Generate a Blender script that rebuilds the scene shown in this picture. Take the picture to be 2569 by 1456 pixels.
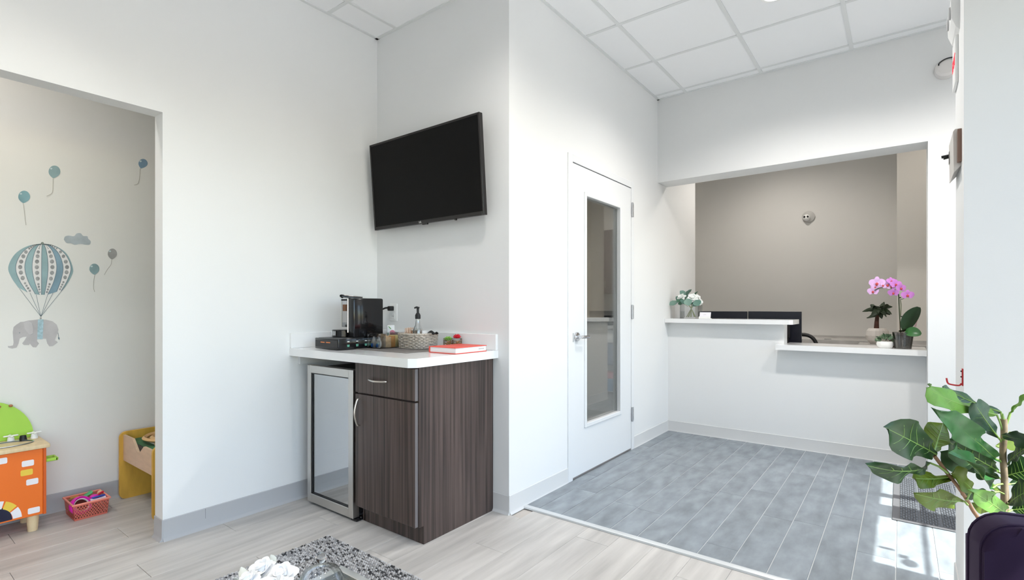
import bpy, bmesh, math, random
from mathutils import Vector, Matrix
random.seed(7)
PI = math.pi
S = bpy.context.scene
C = S.collection
for o in list(bpy.data.objects):
    bpy.data.objects.remove(o, do_unlink=True)

# ------------------------------------------------------------------ camera
FPX, YAW, CXP, HYP, CAMH = 1280.0, math.radians(37.34), 1284.5, 774.0, 1.15
cam = bpy.data.cameras.new('camera')
cam.sensor_fit = 'HORIZONTAL'; cam.sensor_width = 36.0
cam.lens = FPX / 2569 * 36.0
cam.shift_y = (HYP - 728.0) / 2569
cam.clip_start = 0.02
co = bpy.data.objects.new('camera', cam); C.objects.link(co)
co.location = (0, 0, CAMH); co.rotation_euler = (PI / 2, 0, YAW)
S.camera = co

# ------------------------------------------------------------------ light
XE = 1.25                                   # storefront glass line
SUN_EL = math.atan(1.405)
w = bpy.data.worlds.new('sky'); S.world = w; w.use_nodes = True
nt = w.node_tree; bg = nt.nodes['Background']
sky = nt.nodes.new('ShaderNodeTexSky'); sky.sky_type = 'NISHITA'; sky.sun_disc = False
sky.sun_elevation = SUN_EL; sky.sun_rotation = PI / 2; sky.air_density = 1.0; sky.dust_density = 1.0; sky.ozone_density = 1.2
nt.links.new(sky.outputs[0], bg.inputs[0]); bg.inputs[1].default_value = 0.82
sl = bpy.data.lights.new('sun', 'SUN'); sl.energy = 46.0; sl.angle = math.radians(0.45); sl.color = (1, 0.985, 0.965)
so = bpy.data.objects.new('sun', sl); C.objects.link(so); so.location = (8, 0, 10)
az = math.radians(1.5)
sd = Vector((-math.cos(SUN_EL) * math.cos(az), math.cos(SUN_EL) * math.sin(az), -math.sin(SUN_EL)))
so.rotation_euler = sd.to_track_quat('-Z', 'Y').to_euler()
for i, (y0, y1) in enumerate([(-2.4, 2.43), (2.78, 4.43)]):      # window portals: only guide the sky sampling
    al = bpy.data.lights.new('window_portal', 'AREA'); al.shape = 'RECTANGLE'; al.size = 2.0; al.size_y = y1 - y0
    al.cycles.is_portal = True
    ao = bpy.data.objects.new('window_portal', al); C.objects.link(ao)
    ao.location = (XE - 0.06, (y0 + y1) / 2, 1.1); ao.rotation_euler = (0, PI / 2, 0)
vs = S.view_settings
vs.view_transform = 'Standard'; vs.look = 'None'; vs.gamma = 1.0; vs.use_curve_mapping = False; vs.exposure = 0.16
S.cycles.use_denoising = True
S.cycles.max_bounces = 14; S.cycles.diffuse_bounces = 8; S.cycles.glossy_bounces = 5
S.cycles.transmission_bounces = 10; S.cycles.transparent_max_bounces = 16
S.cycles.sample_clamp_indirect = 6.0; S.cycles.caustics_reflective = False; S.cycles.caustics_refractive = False

# ------------------------------------------------------------------ materials
MATS = {}
def lin(c):
    if isinstance(c, str):
        c = [int(c[i:i + 2], 16) / 255 for i in (0, 2, 4)]
        return tuple(x / 12.92 if x <= .04045 else ((x + .055) / 1.055) ** 2.4 for x in c)
    return tuple(c)
def M(name, col, rough=.55, metal=0.0, noise=None, bump=None, trans=0.0, spec=.5, emit=None, coat=0.0, ior=1.45, stretch=(1, 1, 1), rnd=0.0, dark=.7):
    """noise=(scale, amount); bump=(scale, strength); stretch scales the world-position texture space"""
    if name in MATS: return MATS[name]
    m = bpy.data.materials.new(name); m.use_nodes = True; n = m.node_tree; b = n.nodes['Principled BSDF']; L = n.links
    c = lin(col)
    b.inputs['Base Color'].default_value = (*c, 1); b.inputs['Roughness'].default_value = rough
    b.inputs['Metallic'].default_value = metal; b.inputs['IOR'].default_value = ior
    b.inputs['Specular IOR Level'].default_value = spec
    b.inputs['Transmission Weight'].default_value = trans; b.inputs['Coat Weight'].default_value = coat
    if emit: b.inputs['Emission Color'].default_value = (*lin(emit[0]), 1); b.inputs['Emission Strength'].default_value = emit[1]
    if noise or bump or rnd:
        g = n.nodes.new('ShaderNodeNewGeometry'); mp = n.nodes.new('ShaderNodeMapping')
        mp.inputs['Scale'].default_value = stretch; L.new(g.outputs['Position'], mp.inputs['Vector'])
    if noise or rnd:
        src = None
        if noise:
            t = n.nodes.new('ShaderNodeTexNoise'); t.inputs['Scale'].default_value = noise[0]; t.inputs['Detail'].default_value = 6
            L.new(mp.outputs[0], t.inputs['Vector'])
            r = n.nodes.new('ShaderNodeMapRange'); r.inputs[1].default_value = .3; r.inputs[2].default_value = .7
            r.inputs[3].default_value = 1 - noise[1]; r.inputs[4].default_value = 1 + noise[1] * .35
            L.new(t.outputs['Fac'], r.inputs[0]); src = r.outputs[0]
        if rnd:
            oi = n.nodes.new('ShaderNodeObjectInfo'); r2 = n.nodes.new('ShaderNodeMapRange')
            r2.inputs[3].default_value = 1 - rnd; r2.inputs[4].default_value = 1 + rnd
            L.new(oi.outputs['Random'], r2.inputs[0])
            if src:
                mu = n.nodes.new('ShaderNodeMath'); mu.operation = 'MULTIPLY'
                L.new(src, mu.inputs[0]); L.new(r2.outputs[0], mu.inputs[1]); src = mu.outputs[0]
                ad = n.nodes.new('ShaderNodeVectorMath'); ad.operation = 'ADD'; sc = n.nodes.new('ShaderNodeVectorMath'); sc.operation = 'SCALE'
                sc.inputs[0].default_value = (7, 13, 3); L.new(oi.outputs['Random'], sc.inputs['Scale'])
                L.new(mp.outputs[0], ad.inputs[0]); L.new(sc.outputs[0], ad.inputs[1]); L.new(ad.outputs[0], t.inputs['Vector'])
            else: src = r2.outputs[0]
        vm = n.nodes.new('ShaderNodeVectorMath'); vm.operation = 'SCALE'; vm.inputs[0].default_value = c
        L.new(src, vm.inputs['Scale']); L.new(vm.outputs[0], b.inputs['Base Color'])
    if bump:
        t2 = n.nodes.new('ShaderNodeTexNoise'); t2.inputs['Scale'].default_value = bump[0]; t2.inputs['Detail'].default_value = 4
        L.new(mp.outputs[0], t2.inputs['Vector'])
        bp = n.nodes.new('ShaderNodeBump'); bp.inputs['Strength'].default_value = bump[1]; bp.inputs['Distance'].default_value = .01
        L.new(t2.outputs['Fac'], bp.inputs['Height']); L.new(bp.outputs[0], b.inputs['Normal'])
    MATS[name] = m; return m
def Mglass(name, tint=(1, 1, 1), refl=.08, rough=0.0, fres=True):
    """thin pane: transparent with a mirror share (lets daylight straight through)"""
    if name in MATS: return MATS[name]
    m = bpy.data.materials.new(name); m.use_nodes = True; n = m.node_tree; n.nodes.remove(n.nodes['Principled BSDF'])
    o = n.nodes['Material Output']; tr = n.nodes.new('ShaderNodeBsdfTransparent'); gl = n.nodes.new('ShaderNodeBsdfGlossy'); mx = n.nodes.new('ShaderNodeMixShader')
    tr.inputs[0].default_value = (*tint, 1); gl.inputs['Roughness'].default_value = rough
    if fres:
        lw = n.nodes.new('ShaderNodeLayerWeight'); lw.inputs[0].default_value = .25
        r = n.nodes.new('ShaderNodeMapRange'); r.inputs[3].default_value = refl; r.inputs[4].default_value = .75
        n.links.new(lw.outputs['Fresnel'], r.inputs[0]); n.links.new(r.outputs[0], mx.inputs[0])
    else: mx.inputs[0].default_value = refl
    n.links.new(tr.outputs[0], mx.inputs[1]); n.links.new(gl.outputs[0], mx.inputs[2]); n.links.new(mx.outputs[0], o.inputs[0])
    MATS[name] = m; return m

# ------------------------------------------------------------------ mesh helpers
class MB:
    def __init__(s): s.bm = bmesh.new()
    def box(s, x0, y0, z0, x1, y1, z1, bev=0, seg=1, rot=None):
        r = bmesh.ops.create_cube(s.bm, size=1)
        vs_ = r['verts']
        for v in vs_:
            v.co = Vector((x0 + (v.co.x + .5) * (x1 - x0), y0 + (v.co.y + .5) * (y1 - y0), z0 + (v.co.z + .5) * (z1 - z0)))
        if bev:
            es = list({e for v in vs_ for e in v.link_edges})
            q = bmesh.ops.bevel(s.bm, geom=es, offset=bev, segments=seg, profile=.5, affect='EDGES', clamp_overlap=True)
            vs_ = q['verts'] if False else None
        if rot and vs_:
            for v in vs_: v.co = rot @ v.co
        return s
    def poly(s, pts):
        s.bm.faces.new([s.bm.verts.new(p) for p in pts]); return s
    def prism(s, pts, axis, a0, a1):
        def mk(p, a):
            return {'x': (a, p[0], p[1]), 'y': (p[0], a, p[1]), 'z': (p[0], p[1], a)}[axis]
        A = [s.bm.verts.new(mk(p, a0)) for p in pts]; B = [s.bm.verts.new(mk(p, a1)) for p in pts]
        n = len(pts)
        f1 = s.bm.faces.new(A); f2 = s.bm.faces.new(B[::-1])
        for i in range(n): s.bm.faces.new((A[i], B[i], B[(i + 1) % n], A[(i + 1) % n]))
        return s
    def tube(s, pts, r, n=8, cap=True, flat=1.0):
        pts = [Vector(p) for p in pts]; k = len(pts)
        rr = r if isinstance(r, (list, tuple)) else [r] * k
        t0 = (pts[1] - pts[0]).normalized()
        up = Vector((0, 0, 1)) if abs(t0.z) < .9 else Vector((1, 0, 0))
        nx = t0.cross(up).normalized(); rings = []
        for i, p in enumerate(pts):
            t = (pts[min(i + 1, k - 1)] - pts[max(i - 1, 0)]).normalized()
            nx = (nx - t * nx.dot(t)).normalized(); ny = t.cross(nx)
            rings.append([s.bm.verts.new(p + (nx * math.cos(2 * PI * j / n) + ny * math.sin(2 * PI * j / n) * flat) * rr[i]) for j in range(n)])
        for a, b in zip(rings, rings[1:]):
            for j in range(n): s.bm.faces.new((a[j], a[(j + 1) % n], b[(j + 1) % n], b[j]))
        if cap: s.bm.faces.new(rings[0][::-1]); s.bm.faces.new(rings[-1])
        return s
    def ring(s, pts, r, n=6, flat=1.0):
        """closed tube"""
        pts = [Vector(p) for p in pts]; k = len(pts); rings = []; nx = None
        for i, p in enumerate(pts):
            t = (pts[(i + 1) % k] - pts[i - 1]).normalized()
            if nx is None: nx = t.cross(Vector((0, 0, 1)) if abs(t.z) < .9 else Vector((1, 0, 0))).normalized()
            nx = (nx - t * nx.dot(t)).normalized(); ny = t.cross(nx)
            rings.append([s.bm.verts.new(p + (nx * math.cos(2 * PI * j / n) + ny * math.sin(2 * PI * j / n) * flat) * r) for j in range(n)])
        for i in range(k):
            a, b = rings[i], rings[(i + 1) % k]
            for j in range(n): s.bm.faces.new((a[j], a[(j + 1) % n], b[(j + 1) % n], b[j]))
        return s
    def lathe(s, prof, n=24, at=(0, 0, 0), cap=True, sx=1, sy=1):
        rings = []
        for r, z in prof:
            rings.append([s.bm.verts.new((at[0] + r * sx * math.cos(2 * PI * j / n), at[1] + r * sy * math.sin(2 * PI * j / n), at[2] + z)) for j in range(n)])
        for a, b in zip(rings, rings[1:]):
            for j in range(n): s.bm.faces.new((a[j], a[(j + 1) % n], b[(j + 1) % n], b[j]))
        if cap:
            s.bm.faces.new(rings[0][::-1]); s.bm.faces.new(rings[-1])
        return s
    def ball(s, c, r, nu=12, nv=8, sc=(1, 1, 1)):
        q = bmesh.ops.create_uvsphere(s.bm, u_segments=nu, v_segments=nv, radius=r)
        for v in q['verts']: v.co = Vector((v.co.x * sc[0] + c[0], v.co.y * sc[1] + c[1], v.co.z * sc[2] + c[2]))
        return s
    def grid(s, fn, nu, nv):
        V = [[s.bm.verts.new(fn(i / nu, j / nv)) for j in range(nv + 1)] for i in range(nu + 1)]
        for i in range(nu):
            for j in range(nv): s.bm.faces.new((V[i][j], V[i + 1][j], V[i + 1][j + 1], V[i][j + 1]))
        return s
    def xf(s, mat):
        bmesh.ops.transform(s.bm, matrix=mat, verts=s.bm.verts); return s
    def thick(s, t):
        bmesh.ops.recalc_face_normals(s.bm, faces=s.bm.faces)
        bmesh.ops.solidify(s.bm, geom=s.bm.faces[:], thickness=t); return s
    def build(s, name, mat, parent=None, smooth=35, label=None, cat=None, group=None, kind=None, loc=None, rz=None, fixn=True):
        if fixn: bmesh.ops.recalc_face_normals(s.bm, faces=s.bm.faces)
        me = bpy.data.meshes.new(name); s.bm.to_mesh(me); s.bm.free()
        me.materials.append(mat)
        if smooth:
            me.shade_smooth(); me.set_sharp_from_angle(angle=math.radians(smooth))
        o = bpy.data.objects.new(name, me); C.objects.link(o)
        if parent: o.parent = parent
        if loc: o.location = loc
        if rz: o.rotation_euler = (0, 0, rz)
        tag(o, label, cat, group, kind)
        return o
def tag(o, label=None, cat=None, group=None, kind=None):
    for k, v in (('label', label), ('category', cat), ('group', group), ('kind', kind)):
        if v: o[k] = v
    return o
def thing(name, label, cat, loc=(0, 0, 0), rz=0, group=None, kind=None):
    o = bpy.data.objects.new(name, None); C.objects.link(o); o.empty_display_size = .05
    o.location = loc; o.rotation_euler = (0, 0, rz)
    return tag(o, label, cat, group, kind)
def dup(o, parent=None, loc=None, rz=None, label=None):
    r = o.copy(); C.objects.link(r)
    if parent: r.parent = parent
    if loc is not None: r.location = loc
    if rz is not None: r.rotation_euler = (0, 0, rz)
    if label: r['label'] = label
    for ch in [c for c in o.children]: dup(ch, r)
    return r
def textmesh(txt, size, depth=.0006):
    cu = bpy.data.curves.new('lettering', 'FONT'); cu.body = txt; cu.size = size; cu.extrude = depth; cu.align_x = 'CENTER'; cu.align_y = 'CENTER'
    t = bpy.data.objects.new('lettering', cu); C.objects.link(t)
    bpy.context.view_layer.update()
    me = bpy.data.meshes.new_from_object(t); bpy.data.objects.remove(t, do_unlink=True)
    return me
def text(name, txt, size, mat, parent, loc, rot):
    me = textmesh(txt, size); me.materials.clear(); me.materials.append(mat)
    o = bpy.data.objects.new(name, me); C.objects.link(o); o.parent = parent; o.location = loc; o.rotation_euler = rot
    return o
# real-world points measured from the photograph (single-view survey of the room)
_c, _s = math.cos(YAW), math.sin(YAW)
def ray(u, v):
    a = (u - CXP) / FPX; return Vector((-_s + a * _c, _c + a * _s, -(v - HYP) / FPX))
def P(u, v, d): return Vector((0, 0, CAMH)) + ray(u, v) * d
def onX(u, v, X): r = ray(u, v); return Vector((0, 0, CAMH)) + r * (X / r.x)
def onY(u, v, Y): r = ray(u, v); return Vector((0, 0, CAMH)) + r * (Y / r.y)
def bez(pts, n=12):
    """Catmull-Rom through the points"""
    pts = [Vector(p) for p in pts]; q = [pts[0] * 2 - pts[1]] + pts + [pts[-1] * 2 - pts[-2]]; out = []
    for i in range(1, len(q) - 2):
        for k in range(n):
            t = k / n
            out.append(.5 * ((2 * q[i]) + (q[i + 1] - q[i - 1]) * t + (2 * q[i - 1] - 5 * q[i] + 4 * q[i + 1] - q[i + 2]) * t * t + (-q[i - 1] + 3 * q[i] - 3 * q[i + 1] + q[i + 2]) * t ** 3))
    out.append(pts[-1]); return out

# ------------------------------------------------------------------ palette
white_wall = M('white_wall_paint', (.74, .743, .74), .7, bump=(260, .03))
kids_wall = M('nursery_wall_paint', (.74, .73, .70), .7, bump=(260, .03))
taupe_wall = M('taupe_wall_paint', (.66, .645, .62), .7, bump=(260, .03))
beige_wall = M('beige_wall_paint', (.70, .665, .61), .7)
white_paint = M('white_gloss_paint', (.72, .73, .74), .35)
base_dark = M('grey_vinyl_base', (.41, .41, .42), .5)
base_pale = M('pale_grey_vinyl_base', (.61, .61, .605), .5)
tile_white = M('ceiling_tile_white', (.86, .865, .875), .9, bump=(420, .15))
grid_white = M('ceiling_grid_white', (.70, .71, .71), .5)
wood_floor = M('pale_oak_vinyl', (.53, .508, .48), .42, noise=(2.2, .25), stretch=(9, .8, 1), rnd=.05, bump=(30, .02))
subfloor = M('floor_joint', (.50, .46, .42), .8)
tile_grey = M('grey_stone_tile', (.25, .28, .305), .38, noise=(9.0, .32), stretch=(1.8, .7, 1), rnd=.045)
grout = M('light_grout', (.52, .54, .55), .8)
laminate = M('dark_wood_laminate', (.088, .061, .053), .36, noise=(1.0, .75), stretch=(75, 75, 1.3))
laminate_dark = M('dark_wood_laminate_edge', (.16, .145, .145), .4)
quartz = M('white_quartz', (.80, .80, .80), .12, noise=(3, .03))
steel = M('brushed_steel', (.62, .60, .57), .32, 1.0)
chrome = M('chrome', (.72, .73, .75), .12, 1.0)
nickel = M('satin_nickel', (.66, .62, .57), .25, 1.0)
black_gloss = M('black_gloss_plastic', (.006, .006, .007), .12)
black_matte = M('black_matte_plastic', (.010, .010, .011), .5)
screen_m = M('television_screen', (.002, .002, .002), .32, spec=.15)
white_plastic = M('white_plastic', (.80, .80, .79), .4)
off_plastic = M('cream_plastic', (.60, .575, .55), .45)
glass_win = Mglass('window_glass', (.96, .98, .97), .04)
glass_door = Mglass('door_glass', (.95, .96, .95), .07)
acrylic = Mglass('clear_acrylic', (.93, .93, .93), .06)
glassy = M('clear_glass', (.96, .97, .97), .02, trans=1.0, ior=1.2)

# ------------------------------------------------------------------ room shell
CEIL = 3.015
XL, XD, YT, YH, YN = -2.895, -1.737, 2.25, 4.43, -2.6     # left wall, entry wall, alcove wall, header, rear
XM = -3.80                                                # nursery wall
OPY, OPZ = 0.955, 2.117                                   # nursery opening
def struct(name, mb, mat, label=None, **k): return mb.build(name, mat, kind='structure', label=label, **k)

floor = struct('floor', MB().box(-4.6, -3.0, -.12, 2.2, 7.2, -.006), subfloor, 'pale wood-look and grey tile floor running through the rooms')
# wood-look planks along Y
PW = .178; TR0 = 2.372
def plank(x0, y0, x1, y1, z0, z1, mat, name, bev=.0012):
    MB().box(x0, y0, z0, x1, y1, z1, bev).build(name, mat, floor, smooth=0)
rnd = random.Random(3)
k = 0; x = -3.795
while x < XE - .01:
    x1 = min(x + PW - .0008, XE)
    off = (k * .43) % 1.22; y = -1.5 - off
    ymax = TR0 if x >= XD - .1 else (YT if x > XL - .05 else 2.6)
    while y < ymax:
        y1 = min(y + 1.2192, ymax)
        if y1 > -1.5: plank(x, max(y, -1.5), x1, y1 - .0008, -.006, 0, wood_floor, 'wood_plank', .0008)
        y += 1.22
    x += PW; k += 1
MB().box(-4.6, -3.0, -.006, 2.2, -1.502, -.0005).build('floor_field', wood_floor, floor, smooth=0)
# grey tile planks
TW = .1475; TL = .92
MB().box(XD, 2.405, -.006, XE, 4.70, .0055).build('grout_bed', grout, floor, smooth=0)
for i in range(21):
    x0 = XD + .002 + (.094 if i else 0) + (max(i - 1, 0)) * TW
    x1 = XD + .094 + i * TW
    if x0 > XE: break
    x1 = min(x1, XE)
    y = 2.402 - rnd.random() * TL
    while y < 4.69:
        y0 = max(y, 2.402); y1 = min(y + TL, 4.695)
        if y1 - y0 > .03: plank(x0 + .0013, y0 + .0009, x1 - .0013, y1 - .0009, .004, .0085, tile_grey, 'tile_plank', .001)
        y += TL
MB().box(-4.6, 4.70, -.006, 2.2, 7.2, .004).box(-4.6, 2.37, -.006, XD, 4.70, .004).build('tile_field', tile_grey, floor, smooth=0)
struct('trim_1', MB().prism([(2.372, 0), (2.374, .009), (2.384, .012), (2.404, .0115), (2.405, 0)], 'x', XD + .001, XE), M('silver_trim', (.62, .64, .65), .35, .3), 'silver edge strip where grey tile meets pale wood')

# walls
struct('wall_left', MB().box(XL - .1, OPY, 0, XL, YT, CEIL + .1).box(XL - .1, YN, OPZ, XL, OPY, CEIL + .1).box(XL - .1, YN, 0, XL, -1.6, OPZ), white_wall, 'white wall with the wide opening to the play nook')
struct('wall_alcove', MB().box(-3.0, YT, 0, XD, YT + .1, CEIL + .1), white_wall, 'white alcove wall behind the television')
# entry side wall with the door hole
DY0, DY1, DZ = 2.933, 3.857, 2.123
struct('wall_entry', MB().box(XD - .12, YT + .1, 0, XD, DY0, CEIL + .1).box(XD - .12, DY1, 0, XD, 5.48, CEIL + .1).box(XD - .12, DY0, DZ, XD, DY1, CEIL + .1), white_wall, 'white side wall holding the glazed door')
struct('wall_header', MB().box(XD, YH, 2.277, .143, YH + .22, CEIL + .1).box(.143, YH, 0, XE, YH + .26, CEIL + .1), white_wall, 'white bulkhead and pier framing the reception opening')
struct('wall_counter', MB().box(XD, 4.685, 0, -.765, 4.83, 1.018).box(-.765, 4.685, 0, .143, 4.83, .815), white_wall, 'stepped white half wall of the reception desk')
struct('wall_reception', MB().box(-4.5, 6.4, 0, -.03, 6.5, CEIL + .1), taupe_wall, 'taupe rear wall of the reception office')
struct('wall_reception_side', MB().box(-.03, 5.63, 0, 1.3, 6.4, CEIL + .1), beige_wall, 'lighter beige wall return inside the reception office')
struct('wall_office_right', MB().box(XE, YH + .26, 0, XE + .1, 6.4, CEIL + .1), beige_wall, 'plain side wall closing the reception office')
struct('wall_partition', MB().box(.178, 2.432, 0, XE, 2.775, CEIL + .1), white_wall, 'thick white partition end beside the entrance')
struct('wall_rear', MB().box(-4.0, YN - .1, 0, XE, YN, CEIL + .1), white_wall, 'white wall behind the viewer')
struct('wall_nursery', MB().box(XM - .1, -2.6, 0, XM, 2.7, CEIL + .1), kids_wall, 'pale play nook wall with the balloon decals')
struct('wall_nursery_end', MB().box(XM, 2.35, 0, XL - .1, 2.45, CEIL + .1), kids_wall, 'end wall of the play nook')
# corridor seen through the glazed door
struct('wall_corridor', MB().box(-3.02, 3.0, 0, -2.95, 5.86, .985).box(-3.07, 3.0, .985, -3.0, 5.86, CEIL + .1), beige_wall, 'beige corridor wall seen through the door glass')
struct('trim_2', MB().box(-3.0, 3.0, .985, -2.93, 5.87, 1.035, .004), white_paint, 'white ledge on the corridor wall seen through the door glass')
struct('wall_corridor_left', MB().box(-4.6, 2.45, 0, -4.5, 6.5, CEIL + .1), beige_wall, 'far corridor wall')
# right: storefront wall
struct('wall_right', MB().box(XE, YN, 2.5, XE + .14, 2.432, CEIL + .1).box(XE, 2.775, 2.1, XE + .14, YH + .26, CEIL + .1).box(XE, YN, 0, XE + .14, -2.4, 2.5).box(XE, 2.432, 0, XE + .14, 2.775, CEIL + .1).box(XE, 4.35, 0, XE + .14, YH + .26, 2.1), white_wall, 'storefront wall above the entrance glazing')
alu = M('bronze_aluminium', (.10, .09, .085), .4, .6)
def framed(name, ys, zs, label, top=2.1):
    e = thing(name, label, 'window', (XE + .05, 0, 0), kind='structure')
    mb = MB()
    for y0, y1 in ys: mb.box(-.03, y0, 0, .03, y1, top)
    for z0, z1, y0, y1 in zs: mb.box(-.029, y0, z0, .029, y1, z1)
    mb.build('window_frame', alu, e, smooth=0)
    return e
e = framed('window_1', [(-2.4, -2.34), (-.85, -.79), (.75, .81), (2.37, 2.432)], [(0, .1, -2.4, 2.43), (2.44, 2.5, -2.4, 2.43)], 'waiting room storefront glazing', 2.5)
del e['category']
for y0, y1 in ((-2.34, -.85), (-.79, .75), (.81, 2.37)): MB().box(-.004, y0, .1, .004, y1, 2.44).build('pane', glass_win, e, smooth=0)
e = framed('door_2', [(2.775, 2.78), (3.42, 3.63), (3.78, 3.855), (4.31, 4.35)], [(0, .12, 2.775, 4.35), (2.09, 2.1, 2.775, 4.35)], 'glazed entrance door and sidelights')
del e['category']
for y0, y1 in ((2.78, 3.42), (3.63, 3.78), (3.855, 4.31)): MB().box(-.004, y0, .12, .004, y1, 2.09).build('pane', glass_win, e, smooth=0)
MB().box(-.004, 2.78, 1.695, .006, 3.86, 1.718).build('muntin', alu, e, smooth=0)
dec = M('white_vinyl_decal', (.7, .7, .7), .5)
MB().prism([(2.86 + .042 * math.cos(a * PI / 12), 1.83 + .042 * math.sin(a * PI / 12) - .045) for a in range(24)], 'x', -.007, -.0045).build('decal', dec, e, smooth=0)
MB().box(-.007, 2.90, 1.79, -.0045, 2.94, 1.84).build('decal', dec, e, smooth=0)
MB().box(-.007, 2.96, 1.86, -.0045, 2.985, 1.95).build('decal', dec, e, smooth=0)
struct('pavement', MB().box(XE + .14, -14, -.2, 16, 20, -.06), M('grey_asphalt', (.16, .16, .16), .85, noise=(3, .1)), 'grey pavement outside the storefront')

# ceiling: slab, lay-in tiles, grid bars
ceiling = struct('ceiling', MB().box(-4.6, -2.7, CEIL + .03, XE + .14, 7.2, CEIL + .2), tile_white, 'white suspended tile ceiling')
GX = [-1.48 + .598 * i for i in range(-3, 6)]; GY = [3.095 + .617 * i for i in range(-10, 4)]
def regions(x0, x1, y0, y1):
    for rx0, rx1, ry0, ry1 in ((XL, XE, YN, YT), (XD, XE, YT, YH)):
        a0, a1, b0, b1 = max(x0, rx0), min(x1, rx1), max(y0, ry0), min(y1, ry1)
        if a1 - a0 > .03 and b1 - b0 > .03: yield a0, a1, b0, b1
GW = .012
for i in range(len(GX) - 1):
    for j in range(len(GY) - 1):
        for a0, a1, b0, b1 in regions(GX[i], GX[i + 1], GY[j], GY[j + 1]):
            MB().box(a0 + GW * .8, b0 + GW * .8, CEIL + .004, a1 - GW * .8, b1 - GW * .8, CEIL + .018, .003).build('ceiling_tile', tile_white, ceiling, smooth=0)
for gx in GX:
    for a0, a1, b0, b1 in regions(gx - .1, gx + .1, YN, YT):
        MB().box(gx - GW, b0, CEIL, gx + GW, YH if gx > XD else b1, CEIL + .03).build('grid_bar', grid_white, ceiling, smooth=0)
for gy in GY:
    if gy < YN or gy > YH: continue
    MB().box(XL if gy < YT else XD, gy - GW, CEIL + .0004, XE, gy + GW, CEIL + .0296).build('grid_bar', grid_white, ceiling, smooth=0)
wa = .022
MB().box(XL, YN, CEIL - .001, XL + wa, YT, CEIL + .02).box(XL, YT - wa, CEIL - .001, XD + wa, YT, CEIL + .02).box(XD, YT, CEIL - .001, XD + wa, YH, CEIL + .02).box(XD, YH - wa, CEIL - .001, XE, YH, CEIL + .02).build('wall_angle', grid_white, ceiling, smooth=0)

# baseboards: vinyl cove base with a toe
BH = .105
def base(name, mat, segs, label):
    mb = MB()
    for (p0, p1, n) in segs:                       # run from p0 to p1, n = outward normal
        p0, p1, n = Vector((*p0, 0)), Vector((*p1, 0)), Vector((*n, 0))
        prof = [(0, 0), (.016, 0), (.015, .003), (.009, .009), (.006, .018), (.005, BH - .003), (.003, BH), (0, BH)]
        A = [mb.bm.verts.new(p0 + n * a + Vector((0, 0, z))) for a, z in prof]; B = [mb.bm.verts.new(p1 + n * a + Vector((0, 0, z))) for a, z in prof]
        for i in range(len(prof)): mb.bm.faces.new((A[i], A[(i + 1) % len(prof)], B[(i + 1) % len(prof)], B[i]))
        mb.bm.faces.new(A[::-1]); mb.bm.faces.new(B)
    return struct(name, mb, mat, label, smooth=30)
base('baseboard_left', base_dark, [((XL, OPY + .0), (XL, YT), (1, 0)), ((XL + .005, OPY), (XL - .1, OPY), (0, -1))], 'dark grey vinyl baseboard along the white left wall')
MB().box(XL + .0048, 1.147, .004, XL + .0056, 1.149, BH - .002).build('seam', M('seam_grey', (.2, .2, .21), .6), bpy.data.objects['baseboard_left'], smooth=0)
base('baseboard_alcove', base_pale, [((XL, YT), (XD + .005, YT), (0, -1))], 'pale grey baseboard at the foot of the alcove wall')
base('baseboard_entry', base_pale, [((XD, YT), (XD, DY0 - .058), (1, 0)), ((XD, DY1 + .05), (XD, 4.69), (1, 0))], 'pale grey baseboard either side of the glazed door')
base('baseboard_counter', base_pale, [((XD, 4.685), (.143, 4.685), (0, -1))], 'pale grey baseboard under the reception desk')
base('baseboard_pier', base_pale, [((.143, YH), (XE, YH), (0, -1)), ((.143, YH), (.143, 4.685), (-1, 0))], 'pale grey baseboard round the white pier')
base('baseboard_partition', base_pale, [((.178, 2.432), (.178, 2.775), (-1, 0)), ((.173, 2.432), (XE, 2.432), (0, -1))], 'pale grey baseboard round the partition end')
base('baseboard_nursery', base_dark, [((XM, -2.6), (XM, 2.35), (1, 0))], 'grey baseboard along the play nook wall')
base('baseboard_corridor', base_pale, [((-2.95, 3.0), (-2.95, 5.86), (1, 0))], 'pale baseboard seen through the door glass')

# glazed door in the entry wall
d1 = thing('door_1', 'white door with a tall glass lite and lever handle', None, (XD, 0, 0), kind='structure')
FO = .008
MB().box(-.12, DY0 - .058, 0, FO, DY0, DZ + .05, .002).box(-.12, DY1, 0, FO, DY1 + .05, DZ + .05, .002).box(-.12, DY0, DZ, FO, DY1, DZ + .05, .002).build('door_frame', white_paint, d1, smooth=0)
LX0, LX1 = -.042, .004
gy0, gy1, gz0, gz1 = 3.116, 3.643, .356, 1.925
MB().box(LX0, DY0 + .004, .022, LX1, gy0 - .02, DZ - .006).box(LX0, gy1 + .02, .022, LX1, DY1 - .003, DZ - .006).box(LX0, gy0 - .02, .022, LX1, gy1 + .02, gz0 - .02).box(LX0, gy0 - .02, gz1 + .02, LX1, gy1 + .02, DZ - .006).build('door_leaf', white_paint, d1, smooth=0)
lf = MB()
for a in ((gy0 - .028, gz0 - .028, gy0, gz1 + .028), (gy1, gz0 - .028, gy1 + .028, gz1 + .028), (gy0, gz0 - .028, gy1, gz0), (gy0, gz1, gy1, gz1 + .028)):
    lf.box(LX0 - .008, a[0], a[1], LX1 + .009, a[2], a[3], .003)
lf.build('glass_stop', white_paint, d1, smooth=0)
MB().box(-.022, gy0, gz0, -.016, gy1, gz1).build('glass_lite', glass_door, d1, smooth=0)
h = MB().lathe([(0.0, 0), (.033, 0), (.033, .006), (.028, .012), (.012, .014), (.011, .045), (.0, .045)], 24, cap=False)
h.xf(Matrix.Translation((LX1, 2.985, .958)) @ Matrix.Rotation(PI / 2, 4, 'Y'))
ho = h.build('lever_handle', chrome, d1, smooth=40)
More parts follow.
